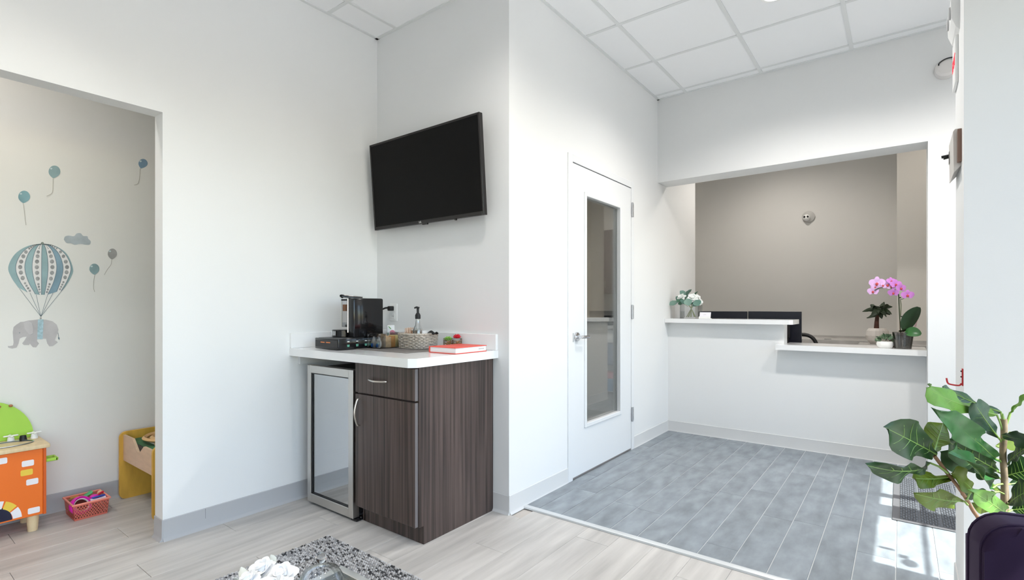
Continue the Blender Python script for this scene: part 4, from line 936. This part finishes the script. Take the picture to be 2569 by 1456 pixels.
ch = thing('office_chair', 'black office chair with a rounded back behind the monitors', 'office chair', (-.785, 5.56, .045))
MB().ring([(.16 * math.copysign(abs(math.cos(a * PI / 20)) ** .6, math.cos(a * PI / 20)), .0, .62 + .235 * math.copysign(abs(math.sin(a * PI / 20)) ** .6, math.sin(a * PI / 20))) for a in range(40)], .017, 8).build('back_frame', black_matte, ch, smooth=60)
mm = MB()
for i in range(-5, 6): mm.tube([(i * .025, 0, .42), (i * .025, .005, .70)], .0035, 5)
mm.build('back_slats', black_matte, ch)
MB().box(-.22, -.42, .42, .22, .0, .48, .03, 3).build('seat', black_matte, ch)
MB().tube([(0, -.2, .08), (0, -.2, .43)], .025, 10).build('stem', black_matte, ch)
for i in range(5):
    a_ = i * 2 * PI / 5; MB().tube([(0, -.2, .09), (.26 * math.cos(a_), -.2 + .26 * math.sin(a_), .065)], .016, 8).ball((.26 * math.cos(a_), -.2 + .26 * math.sin(a_), .028), .028, 10, 8).build('base_leg', black_matte, ch)

# vase of white flowers
va = thing('flower_vase', 'square glass vase of white peonies and eucalyptus on the upper ledge', 'flowers', (-1.545, 4.76, UZ + .0005))
gw = .085; vb = MB()
for q in ((-gw, -gw * .7, 0, gw, gw * .7, .012), (-gw, -gw * .7, .012, -gw + .006, gw * .7, .145), (gw - .006, -gw * .7, .012, gw, gw * .7, .145), (-gw, -gw * .7, .012, gw, -gw * .7 + .006, .145), (-gw, gw * .7 - .006, .012, gw, gw * .7, .145)): vb.box(*q)
vb.build('vase_glass', Mglass('vase_glass', (.95, .96, .96), .06), va, smooth=0)
stem_m = M('pale_green_stem', (.32, .36, .14), .6)
euc = [M('eucalyptus_a', (.10, .20, .16), .55), M('eucalyptus_b', (.17, .28, .23), .55), M('eucalyptus_c', (.05, .13, .08), .55)]
vl = va.location
for i in range(8):
    a_ = i * 2.4; MB().tube(bez([(.04 * math.cos(a_), .03 * math.sin(a_), .014), (.006 * math.cos(a_), .006 * math.sin(a_), .08), (-.05 * math.cos(a_), -.03 * math.sin(a_), .16)], 5), .0035, 6).build('stem', stem_m, va)
d0 = 4.73
def pv(x, y, dy=0): return onY(1650 + x / 6.266, 700 + y / 6.266, 4.74 + dy)
pm_ = M('white_peony', (.80, .82, .80), .65)
for x_, y_, r_, dy, ax_ in ((365, 285, .046, -.03, (-.35, -.6, .7)), (545, 290, .050, -.04, (.2, -.7, .6)), (630, 285, .036, 0, (.6, -.3, .6)), (680, 365, .030, .01, (.9, -.3, .1))):
    rose(va, pv(x_, y_, dy), r_, Vector(ax_).normalized(), pm_, 'peony')
for i, (x0_, y0_, x1_, y1_, w_, dy) in enumerate(((440, 250, 350, 190, .055, 0), (455, 260, 530, 165, .075, .02), (590, 250, 632, 200, .05, .02), (360, 330, 285, 280, .05, .02), (330, 355, 140, 395, .05, -.01), (400, 320, 290, 350, .04, -.06), (420, 330, 385, 390, .06, -.06), (460, 310, 495, 420, .075, -.07), (520, 340, 460, 395, .055, -.06), (600, 330, 640, 425, .075, -.05), (610, 370, 545, 430, .045, -.05), (380, 370, 320, 395, .035, -.05), (560, 345, 540, 400, .06, -.03), (440, 300, 430, 240, .06, .03), (480, 330, 440, 290, .06, -.02))):
    leaf(va, pv(x0_, y0_, dy), pv(x1_, y1_, dy - .01), w_, (.6, .3, .6) if abs(x1_ - x0_) < abs(y1_ - y0_) else (0, .4, 1), euc[i % 3], shape='oval', seed=i, nu=6, nv=4, droop=.15)
MB().tube(bez([tuple(pv(480, 440) - vl), tuple(pv(360, 365) - vl), tuple(pv(250, 365) - vl)], 6), .002, 6).build('stem', stem_m, va)
ac = thing('acrylic_holder', 'empty clear acrylic holder left of the flower vase', 'brochure holder', (-1.668, 4.80, UZ + .0005))
MB().box(-.045, -.004, 0, .03, -.001, .16).box(-.045, -.05, 0, .03, -.004, .003).build('acrylic_sheet', acrylic, ac, smooth=0)
cd = thing('card_holder', 'white business card holder with cards on the upper ledge', 'card holder', (-1.402, 4.70, UZ + .0005))
MB().box(-.05, -.02, 0, .05, .03, .004).box(-.05, -.02, .004, .05, -.017, .020).build('holder_base', white_plastic, cd, smooth=0)
for i in range(3): MB().box(-.047, -.0006, 0, .047, .0006, .055).xf(Matrix.Translation((0, -.010 + .006 * i, .0045)) @ Matrix.Rotation(-.25, 4, 'X')).build('business_card', M('card_white', (.82, .80, .84), .6), cd, smooth=0)
MB().box(-.012, -.0004, 0, .012, .0004, .002).xf(Matrix.Translation((0, -.0105, .036)) @ Matrix.Rotation(-.25, 4, 'X')).build('print_or_glint', M('print_grey', (.4, .4, .4), .7), cd, smooth=0)

# orchid
orc = thing('potted_orchid', 'pink moth orchid in a clear plastic pot on the lower ledge', 'orchid', (.010, 4.68, LZ + .0005))
ol = orc.location
YO = 4.68
def po(x, y, dy=0): return onY(2120 + x / 6.93, 680 + y / 6.93, YO + dy)
MB().lathe([(.0005, 0), (.050, 0), (.064, .118), (.062, .118), (.048, .003), (.0005, .003)], 28, cap=False).build('clear_pot', Mglass('pot_plastic', (.60, .58, .55), .10), orc)
MB().lathe([(.046, .004), (.0575, .100), (.04, .108), (.001, .112)], 24).build('bark', M('orchid_bark', (.085, .055, .03), .9, noise=(50, .7), bump=(60, 1.0)), orc)
ogs = M('orchid_stem', (.035, .05, .02), .5)
st1 = bez([po(965, 1090), po(955, 900), po(940, 600), po(928, 400), po(880, 340, -.02), po(820, 305, -.03), po(760, 295, -.03), po(680, 290, -.04), po(590, 300, -.05), po(510, 340, -.05)], 5)
MB().tube([p - ol for p in st1], .0036, 8).build('flower_stem', ogs, orc, smooth=60)
MB().tube([p - ol for p in bez([po(968, 800), po(975, 600), po(965, 500), po(1000, 490), po(1060, 460)], 5)], .0025, 6).build('flower_stem', M('stem_olive', (.10, .13, .05), .5), orc, smooth=60)
MB().tube([po(955, 1095) - ol, po(935, 460) - ol], .002, 6).build('support_stake', M('stake_rose', (.45, .25, .2), .6), orc)
for x_, y_ in ((958, 465), (985, 795)): MB().box(-.006, -.004, -.004, .006, .004, .004, .002).xf(Matrix.Translation(po(x_, y_) - ol)).build('stem_clip', black_matte, orc)
olf = M('orchid_leaf', (.018, .050, .015), .3, noise=(20, .3)); olf2 = M('orchid_leaf_bright', (.03, .12, .03), .3)
leaf(orc, po(1040, 1040, -.02), po(1285, 630, -.05), .105, (1, .35, .35), olf, shape='strap', droop=.22, fold=.25, wave=.0, seed=1, th=.002)
leaf(orc, po(1050, 1050, -.03), po(1325, 1105, -.08), .075, (0, .6, 1), olf2, shape='strap', droop=.45, fold=.2, wave=.0, seed=2, th=.002)
leaf(orc, po(1020, 1060), po(985, 1030, -.05), .05, (1, 0, .3), olf, shape='oval', seed=3)
MB().box(-.006, -.0008, 0, .006, .0008, .05).xf(Matrix.Translation(po(1220, 975, .03) - ol) @ Matrix.Rotation(.15, 4, 'Y')).build('plant_label', M('label_pink', (.52, .36, .36), .6), orc)
op_ = [M('orchid_pale', (.72, .45, .76), .55), M('orchid_pink', (.58, .22, .62), .55)]
lipm = M('orchid_lip', (.50, .06, .06), .5)
def orchid_flower(c, r_, face, m_):
    c = c - ol; face = Vector(face).normalized(); mb = MB()
    upv = Vector((0, 0, 1)); e1 = face.cross(upv).normalized(); e2 = e1.cross(face)
    for a_, l_, w_ in ((90, .95, .33), (215, .85, .30), (325, .85, .30), (12, 1.0, .52), (168, 1.0, .52)):
        a_ = math.radians(a_); d_ = e1 * math.cos(a_) + e2 * math.sin(a_); s_ = -e1 * math.sin(a_) + e2 * math.cos(a_)
        mb.grid(lambda u, v: c + d_ * (u * l_ * r_) + s_ * ((v - .5) * 2 * w_ * r_ * math.sin(PI * (.08 + .86 * u)) ** .6) + face * (.12 * r_ * math.sin(u * 2.2)), 5, 4)
    o = mb.thick(.0008).build('orchid_blossom', m_, orc, smooth=60)
    MB().ball(tuple(c + face * r_ * .18 - e2 * r_ * .14), r_ * .2, 8, 6, (1, 1, 1.2)).build('lip', lipm, o)
for x_, y_, r_, f_, k_ in ((560, 215, .052, (-.2, -1, 0), 0), (655, 245, .044, (.1, -1, 0), 0), (490, 355, .038, (-.3, -1, -.1), 0), (735, 240, .042, (.3, -1, 0), 0), (800, 180, .032, (.6, -1, .4), 1), (880, 235, .038, (.4, -1, .1), 1), (965, 300, .038, (.8, -1, 0), 1), (845, 380, .036, (-.3, -1, -.3), 1), (1085, 420, .040, (.2, -1, -.1), 1), (530, 280, .034, (-.5, -1, -.2), 0), (800, 270, .03, (.1, -1, 0), 0)):
    orchid_flower(po(x_, y_, -.035), r_, f_, op_[k_])
# small plant in white bowl
sb_ = thing('potted_foliage', 'small bushy green plant in a white oval bowl beside the orchid', 'potted plant', (-.095, 4.69, LZ + .0005))
MB().lathe([(.0005, 0), (.040, 0), (.050, .012), (.054, .03), (.050, .045), (.046, .047), (.044, .042), (.0005, .040)], 28, cap=False).build('bowl', white_plastic, sb_)
fl_ = [M('foliage_a', (.10, .18, .10), .5), M('foliage_b', (.20, .27, .17), .5), M('foliage_c', (.03, .07, .03), .5)]
rr = random.Random(21)
for i in range(46):
    a_ = rr.uniform(0, 2 * PI); el_ = rr.uniform(.15, 1.5); l_ = rr.uniform(.05, .085)
    d_ = Vector((math.cos(a_) * math.cos(el_) * 1.0, math.sin(a_) * math.cos(el_) * .8, math.sin(el_) * .85)); b_ = Vector((-.095, 4.69, LZ + .045)) + d_ * l_ * .55
    leaf(sb_, b_, b_ + d_ * .03 + Vector((rr.uniform(-.008, .008), rr.uniform(-.008, .008), 0)), .020, (rr.uniform(-1, 1), rr.uniform(-1, 1), .5), fl_[i % 3], shape='oval', nu=4, nv=2, seed=i)
# money tree
mt_ = thing('money_tree', 'small dark-leaved money tree in a ribbed white pot on the rear desk', 'potted plant', (-.165, 5.36, .7505))
mt_.location = (-.165, 5.48, .8405); ml = mt_.location
rib_ = MB(); n_ = 40; rings_ = []
for r_, z_ in ((.05, 0), (.075, .03), (.085, .07), (.078, .115), (.062, .135)):
    rings_.append([rib_.bm.verts.new((r_ * (1 + .03 * (j % 2)) * math.cos(2 * PI * j / n_), r_ * (1 + .03 * (j % 2)) * math.sin(2 * PI * j / n_), z_)) for j in range(n_)])
for a_, b_ in zip(rings_, rings_[1:]):
    for j in range(n_): rib_.bm.faces.new((a_[j], a_[(j + 1) % n_], b_[(j + 1) % n_], b_[j]))
rib_.bm.faces.new(rings_[0][::-1]); rib_.bm.faces.new(rings_[-1])
rib_.build('ribbed_pot', M('pot_cream', (.58, .54, .50), .6), mt_, smooth=20)
def pq(x, y, dy=0): return onY(2120 + x / 6.93, 680 + y / 6.93, 5.48 + dy)
MB().tube([Vector((0, 0, .12)), pq(545, 1030) - ml, pq(550, 900) - ml, pq(562, 760) - ml, pq(575, 680) - ml], [.023, .021, .017, .014, .011], 10).build('trunk', M('brown_trunk', (.09, .035, .02), .7, noise=(40, .4)), mt_, smooth=60)
mdl = M('money_tree_leaf', (.016, .03, .010), .5)
tipc = pq(580, 660)
for i, (x_, y_) in enumerate(((300, 710), (375, 690), (375, 820), (455, 785), (440, 585), (520, 600), (640, 835), (580, 740), (720, 800), (785, 765), (815, 755), (825, 625), (760, 600), (680, 540), (690, 720), (620, 620), (520, 760), (660, 640), (480, 650), (640, 740))):
    b_ = tipc + Vector((rr.uniform(-.03, .03), rr.uniform(-.05, .05), rr.uniform(-.01, .03))); e_ = pq(x_, y_, rr.uniform(-.08, .06))
    leaf(mt_, b_, e_, .032 if i not in (2, 3, 6, 16) else .045, (.4, .2, .8) if abs(x_ - 580) > abs(y_ - 660) else (1, .2, 0), mdl, shape='oval', droop=.25, seed=i, nu=7, nv=4)
# glass tumbler-like dark cup behind bowl
MB().lathe([(.025, 0), (.03, .06), (.028, .06), (.024, .003)], 18, cap=False).lathe([(.0005, .001), (.025, .001)], 18, cap=False).build('dark_cup', M('dark_brown_glass', (.03, .015, .012), .2), loc=(-.045, 4.80, LZ + .0005), label='small dark cup behind the bushy plant', cat='cup')

# dome camera on the taupe wall
dc = thing('dome_camera', 'small white dome camera with two dark lenses on the taupe wall', 'security camera', (-.806, 6.398, 2.150))
RX = Matrix.Rotation(PI / 2, 4, 'X')
MB().lathe([(.055, 0), (.062, .004), (.062, .012), (.05, .02), (.0005, .022)], 24).xf(RX).build('mount_plate', M('camera_grey', (.48, .47, .45), .5), dc)
MB().ball((-.015, -.03, -.012), .036, 18, 12).build('camera_ball', white_plastic, dc, smooth=80)
for dx_ in (-.031, -.001): MB().lathe([(.011, 0), (.011, .006), (.0005, .0065)], 14).xf(Matrix.Translation((dx_, -.058, -.006)) @ RX).build('lens', black_gloss, dc)

# ------------------------------------------------------------------ fittings at the entrance
XS = .178
em = thing('emergency_light', 'white emergency light high on the partition end', 'emergency light', (XS, 2.70, 2.29))
MB().prism([(-.0, -.07), (-.012, -.055), (-.024, -.02), (-.026, .05), (-.02, .068), (0, .068)], 'y', -.11, .075).build('housing', white_plastic, em, smooth=0)
for yy in (-.07, .03): MB().lathe([(.024, 0), (.022, .005), (.0, .006)], 16, cap=False).xf(Matrix.Translation((-.0255, yy, .015)) @ Matrix.Rotation(-PI / 2, 4, 'Y')).build('lamp_head', M('lamp_grey', (.5, .5, .5), .3), em)
ex = thing('exit_sign', 'white exit sign with red letters on the partition end', 'exit sign', (XS, 2.695, 2.13))
MB().box(-.010, -.055, -.093, 0, .079, .093, .002).build('sign_plate', white_plastic, ex, smooth=0)
text('sign_lettering', 'EXIT', .062, M('exit_red', (.85, .03, .06), .4, emit=((.9, .03, .06), .5)), ex, (-.0108, .012, .0), (PI / 2, 0, -PI / 2))
ab_ = thing('alarm_panel', 'beige wall alarm panel with a black stub on the partition end', 'alarm panel', (XS, 2.62, 1.745))
MB().prism([(0, -.06), (-.021, -.085), (-.023, .07), (-.018, .078), (0, .078)], 'y', -.09, .125).build('panel_box', off_plastic, ab_, smooth=0)
MB().box(-.001, -.115, -.05, .0, -.09, .07).box(-.012, -.115, -.05, -.001, -.0905, .07).build('back_plate', M('brown_plate', (.20, .12, .09), .5), ab_, smooth=0)
MB().box(-.0245, .09, -.01, -.0232, .115, .04).build('status_window', M('grey_window', (.25, .24, .24), .3), ab_, smooth=0)
MB().tube([(-.022, .112, .028), (-.046, .118, .026)], [.005, .006], 10).tube([(-.022, .112, .020), (-.040, .116, .017)], .0035, 8).build('black_stub', black_matte, ab_)
rh = thing('red_wall_hook', 'red metal extinguisher hook low on the partition end', 'hook', (XS, 2.455, .90))
rdm = M('red_enamel', (.42, .015, .02), .35)
MB().box(-.004, -.010, -.030, 0, .010, .032, .001).build('hook_plate', rdm, rh, smooth=0)
MB().tube(bez([(-.004, 0, -.022), (-.012, 0, -.030), (-.035, 0, -.028), (-.043, 0, -.022), (-.046, 0, -.006)], 5), .0028, 8).build('hook_arm', rdm, rh, smooth=60)
for z_ in (.022, .002): MB().ball((-.005, 0, z_), .003, 8, 6).build('screw', black_matte, rh)
sr = thing('motion_sensor', 'round white sensor with a black cable on the bulkhead', 'sensor', (.235, YH - .001, 2.73))
MB().lathe([(.0005, .06), (.045, .062), (.058, .05), (.062, .02), (.062, 0)], 28).xf(RX).build('sensor_body', M('sensor_white', (.70, .67, .65), .5), sr)
MB().tube(bez([(-.04, -.066, .015), (-.035, -.068, .03), (0, -.07, .048), (.05, -.06, .045), (.09, -.03, .02)], 6), .004, 8).build('cable', black_matte, sr, smooth=60)

# entrance mat
ma = thing('entrance_mat', 'charcoal carpet mat with rubber edge in front of the entrance door', 'door mat', (.31, 3.89, .0088))
mx, my = .35, .458
MB().box(-mx, -my, 0, mx, my, .005, .002).build('rubber_edge', M('mat_rubber', (.10, .10, .105), .7), ma, smooth=0)
vv, ff = [], []
NX_, NY_ = 56, 76
for i in range(NX_):
    for j in range(NY_):
        if i % 9 == 8 and False: continue
        hgt = .0115 if (i // 1 + (j // 2)) % 2 else .0085
        if i % 8 == 7: hgt = .007
        xa2, xb2 = -mx + .035 + (2 * mx - .07) * i / NX_, -mx + .035 + (2 * mx - .07) * (i + .9) / NX_; ya2, yb2 = -my + .03 + (2 * my - .06) * j / NY_, -my + .03 + (2 * my - .06) * (j + .88) / NY_
        b_ = len(vv); cxq, cyq = (xa2 + xb2) / 2, (ya2 + yb2) / 2
        for x_, y_, z_ in ((xa2, ya2, .005), (xb2, ya2, .005), (xb2, yb2, .005), (xa2, yb2, .005)): vv.append((x_, y_, z_))
        for x_, y_ in ((xa2, ya2), (xb2, ya2), (xb2, yb2), (xa2, yb2)): vv.append((cxq + (x_ - cxq) * .7, cyq + (y_ - cyq) * .7, hgt))
        ff += [(b_ + 4, b_ + 5, b_ + 6, b_ + 7)] + [(b_ + k_, b_ + (k_ + 1) % 4, b_ + 4 + (k_ + 1) % 4, b_ + 4 + k_) for k_ in range(4)]
me = bpy.data.meshes.new('carpet_loops'); me.from_pydata(vv, [], ff); me.materials.append(M('mat_charcoal', (.13, .14, .155), .95, noise=(220, .5)))
o = bpy.data.objects.new('carpet_loops', me); C.objects.link(o); o.parent = ma; o['kind'] = 'stuff'

# ------------------------------------------------------------------ corridor things seen through the door glass
wc = thing('wall_cabinet', 'dark red wood wall cabinet seen through the door glass', 'cabinet', (-3.10, 6.39, 1.345))
rw = M('mahogany', (.060, .010, .006), .4, noise=(2, .4), stretch=(30, 30, 2))
MB().box(-.25, -.32, 0, .25, 0, .83).build('cabinet_case', rw, wc, smooth=0)
dd_ = MB().box(-.248, -.34, .002, -.0, -.321, .828, .002).build('cabinet_door', rw, wc, smooth=0)
dd2 = MB().box(.002, -.34, .002, .248, -.321, .828, .002).build('cabinet_door', rw, wc, smooth=0)
MB().tube(bez([(.03, -.34, .17), (.03, -.36, .16), (.03, -.37, .12), (.03, -.36, .08), (.03, -.34, .07)], 5), .005, 8).build('handle', nickel, dd2, smooth=60)
MB().tube(bez([(-.03, -.34, .17), (-.03, -.36, .16), (-.03, -.37, .12), (-.03, -.36, .08), (-.03, -.34, .07)], 5), .005, 8).build('handle', nickel, dd_, smooth=60)
lc = thing('low_cabinet', 'white counter unit with blue and pink bins seen through the door glass', 'cabinet', (-3.10, 6.10, .004))
MB().box(-.30, -.02, .88, .30, .28, .92).box(-.30, .0, 0, -.28, .28, .88).box(.28, .0, 0, .30, .28, .88).box(-.28, .26, 0, .28, .28, .88).box(-.28, 0, .70, .28, .02, .88).build('cabinet_case', white_plastic, lc, smooth=0)
for i, (z0, z1, m_) in enumerate(((.40, .68, (.13, .20, .34)), (.22, .30, (.62, .22, .28)), (.05, .215, (.10, .25, .46)))): MB().box(-.27, .01, z0, .27, .24, z1, .01).build('storage_bin', M(f'bin_{i}', m_, .6), lc, smooth=0)
MB().box(-.2, .02, 0, .12, .22, .10, .01).box(-.19, .03, .1, .11, .21, .13, .01).build('label_printer', black_matte, loc=(-3.06, 6.10, .9245), label='black printer on the counter seen through the door glass', cat='printer', smooth=0)

# ------------------------------------------------------------------ fiddle-leaf fig
fig = thing('fiddle_leaf_fig', 'large-leaved fiddle leaf fig behind the purple chair', 'potted plant', (.255, 1.90, 0))
fl0 = fig.location
MB().lathe([(.0005, 0), (.13, 0), (.165, .32), (.17, .33), (.155, .33), (.15, .30), (.0005, .295)], 32, cap=False).build('pot', M('pot_charcoal', (.10, .10, .105), .6), fig)
MB().lathe([(.148, .296), (.08, .31), (.001, .312)], 24).build('soil', M('potting_soil', (.05, .035, .025), .95, bump=(60, .8)), fig)
bark = M('fig_bark', (.28, .21, .13), .75, noise=(40, .4)); bark2 = M('fig_twig', (.24, .13, .07), .7); petm = M('fig_petiole', (.22, .34, .08), .5)
D = 1.37
def stem(pts, r_, mat, name='stem'): MB().tube([Vector(p) - fl0 for p in bez(pts, 6)], r_ * (.8 if name == 'branch' else .95), 8).build(name, mat, fig, smooth=60)
stem([(.255, 1.90, .30), P(2522, 1330, D), P(2519, 1260, D), P(2520, 1200, D), P(2516, 1140, D), P(2519, 1090, D), P(2518, 1052, D)], .0078, bark, 'trunk')
stem([(.235, 1.88, .30), P(2470, 1340, 1.33), P(2440, 1280, 1.31), P(2413, 1235, 1.29), P(2380, 1192, 1.27), P(2343, 1143, 1.25)], .0055, bark2, 'branch')
stem([(.27, 1.92, .30), P(2532, 1330, 1.40), P(2526, 1240, 1.41), P(2521, 1180, 1.40)], .006, bark, 'branch')
stem([P(2517, 1085, D), P(2527, 1060, D), P(2535, 1035, D)], .003, petm, 'petiole')
MB().tube([P(2518, 1075, D) - fl0, P(2516, 1055, D) - fl0, P(2516, 1038, D) - fl0], [.006, .005, .001], 8).build('bud', petm, fig, smooth=60)
G = {'d': M('fig_leaf_dark', (.014, .050, .010), 0.42, spec=.28, noise=(30, .3), rnd=.1), 'g': M('fig_leaf_green', (.022, .115, .020), 0.4, spec=.28, noise=(30, .25), rnd=.1), 'o': M('fig_leaf_sunlit_olive', (.10, .15, .010), 0.48, spec=.28, noise=(30, .25), rnd=.1), 'l': M('fig_leaf_light', (.12, .27, .035), 0.44, spec=.28, noise=(30, .2), rnd=.1), 'b': M('fig_leaf_blue_sheen', (.045, .095, .055), 0.36, spec=.28, noise=(30, .3), rnd=.1)}  # olive carries sunlit tone, bluish carries reflected sheen, both in the base colour
ribm = M('fig_midrib', (.16, .28, .05), .45)
R_ = Vector((_c, _s, 0)); F_ = Vector((-_s, _c, 0)); U_ = Vector((0, 0, 1))
# base(u,v,d), tip(u,v,d), width px at that depth, hint (right, up, forward), material, droop, petiole root
FL = [((2501, 1041, 1.37), (2323, 973, 1.22), 62, (.3, .8, .5), 'l', .16, (2516, 1085)),
      ((2511, 1034, 1.40), (2364, 971, 1.42), 58, (.3, .8, .8), 'b', .18, (2517, 1075)),
      ((2503, 1097, 1.37), (2444, 1012, 1.30), 62, (1, -.3, .4), 'b', .05, (2517, 1120)),
      ((2498, 1152, 1.37), (2345, 1026, 1.18), 62, (.6, -.7, .5), 'g', .10, (2517, 1165)),
      ((2505, 1183, 1.40), (2375, 1106, 1.33), 72, (.5, -.8, .4), 'd', .12, (2518, 1200)),
      ((2470, 1180, 1.42), (2360, 1136, 1.40), 66, (.2, -.9, .3), 'd', .10, (2518, 1190)),
      ((2488, 1227, 1.33), (2389, 1130, 1.16), 78, (.7, -.6, .2), 'g', .08, (2515, 1215)),
      ((2349, 1141, 1.25), (2222, 1074, 1.15), 98, (.4, -.9, .3), 'd', .08, (2346, 1147)),
      ((2343, 1135, 1.26), (2366, 1062, 1.30), 66, (1, .2, .2), 'o', .04, (2345, 1147)),
      ((2333, 1162, 1.24), (2177, 1169, 1.12), 58, (.1, -.9, .7), 'd', .30, (2378, 1188)),
      ((2398, 1198, 1.29), (2290, 1200, 1.20), 46, (.1, .8, .8), 'o', .18, (2390, 1205)),
      ((2440, 1232, 1.30), (2385, 1188, 1.25), 62, (.7, -.7, .3), 'o', .15, (2425, 1255)),
      ((2413, 1258, 1.27), (2297, 1240, 1.15), 56, (.1, -.9, .4), 'o', .14, (2428, 1268)),
      ((2494, 1236, 1.36), (2408, 1228, 1.34), 44, (.1, -.8, .6), 'd', .2, (2518, 1240)),
      ((2532, 1297, 1.25), (2438, 1234, 1.12), 50, (.5, -.7, .4), 'l', .12, (2522, 1300)),
      ((2512, 1232, 1.42), (2470, 1192, 1.40), 50, (.7, -.5, .3), 'o', .1, (2519, 1245)),
      ((2517, 1092, 1.36), (2605, 1108, 1.22), 44, (0, .8, .7), 'd', .16, (2518, 1105)),
      ((2526, 1166, 1.38), (2592, 1112, 1.30), 66, (.5, .8, .3), 'd', .1, (2518, 1180)),
      ((2532, 1264, 1.36), (2590, 1228, 1.27), 72, (.4, .8, .4), 'd', .12, (2519, 1280)),
      ((2527, 1194, 1.40), (2600, 1176, 1.36), 84, (.2, .9, .3), 'd', .12, (2519, 1205)),
      ((2535, 1036, 1.37), (2590, 985, 1.30), 26, (.6, .5, .7), 'l', .05, (2527, 1060)),
      ((2535, 1215, 1.42), (2600, 1205, 1.42), 60, (.1, .9, .3), 'd', .15, (2520, 1225)),
      ((2500, 1120, 1.44), (2545, 1100, 1.46), 48, (.2, 1, .2), 'o', .1, (2517, 1135)),
      ((2512, 1262, 1.44), (2440, 1262, 1.42), 52, (.1, -.9, .3), 'o', .15, (2519, 1275)),
      ((2508, 1200, 1.45), (2450, 1175, 1.48), 50, (.3, -.9, .3), 'd', .15, (2519, 1215)),
      ((2540, 1280, 1.38), (2600, 1275, 1.35), 60, (.2, .9, .3), 'd', .15, (2522, 1295))]
for i, (b_, t_, wpx, hn, mk, dr_, rt) in enumerate(FL):
    B_, T_ = P(*b_), P(*t_); dm = (b_[2] + t_[2]) / 2
    hv = R_ * hn[0] + U_ * hn[1] + F_ * hn[2]
    leaf(fig, B_, T_, wpx * dm / FPX * 1.02, hv, G[mk], ribm, droop=dr_, fold=.24, wave=.032, seed=i * 7 + 1, nu=16, nv=6)
    rp = P(rt[0], rt[1], (b_[2] * 2 + (1.37 if rt[0] > 2480 else 1.27)) / 3)
    MB().tube([rp - fl0, (rp + B_) / 2 - fl0 + Vector((0, 0, .004)), B_ - fl0], .0026, 6).build('petiole', petm, fig, smooth=60)

# ------------------------------------------------------------------ purple velvet chair
chair = thing('velvet_chair', 'dark purple velvet chair in front of the fig', 'chair', (.405, .98, .012), math.radians(13))
velvet = M('purple_velvet', (.016, .008, .026), .75, spec=.15)
b = velvet.node_tree.nodes['Principled BSDF']; b.inputs['Sheen Weight'].default_value = .22; b.inputs['Sheen Tint'].default_value = (.62, .5, .68, 1); b.inputs['Sheen Roughness'].default_value = .35
bwid, bth = .54, .075
pts_ = rrect(0, .60, bwid, .40, .045, 6)
bm_ = MB().prism(pts_, 'y', .17, .17 + bth)
bmesh.ops.bevel(bm_.bm, geom=[e for e in bm_.bm.edges if abs(e.verts[0].co.y - e.verts[1].co.y) < 1e-6], offset=.014, segments=3, profile=.5, affect='EDGES')
bk_ = bm_.build('backrest', velvet, chair, smooth=40)
for yy in (.183, .232): MB().ring([(p[0] * .998, yy, .60 + (p[1] - .60) * .998) for p in pts_], .0028, 5).build('piping', velvet, bk_, smooth=60)
MB().box(-bwid / 2, -.28, .36, bwid / 2, .168, .46, .03, 3).build('seat', velvet, chair)
for xx in (-.23, .23):
    for yy in (-.24, .2): MB().tube([(xx, yy, .37), (xx * 1.04, yy * 1.06, .0)], [.018, .011], 10).build('leg', M('dark_walnut', (.05, .03, .02), .5), chair)
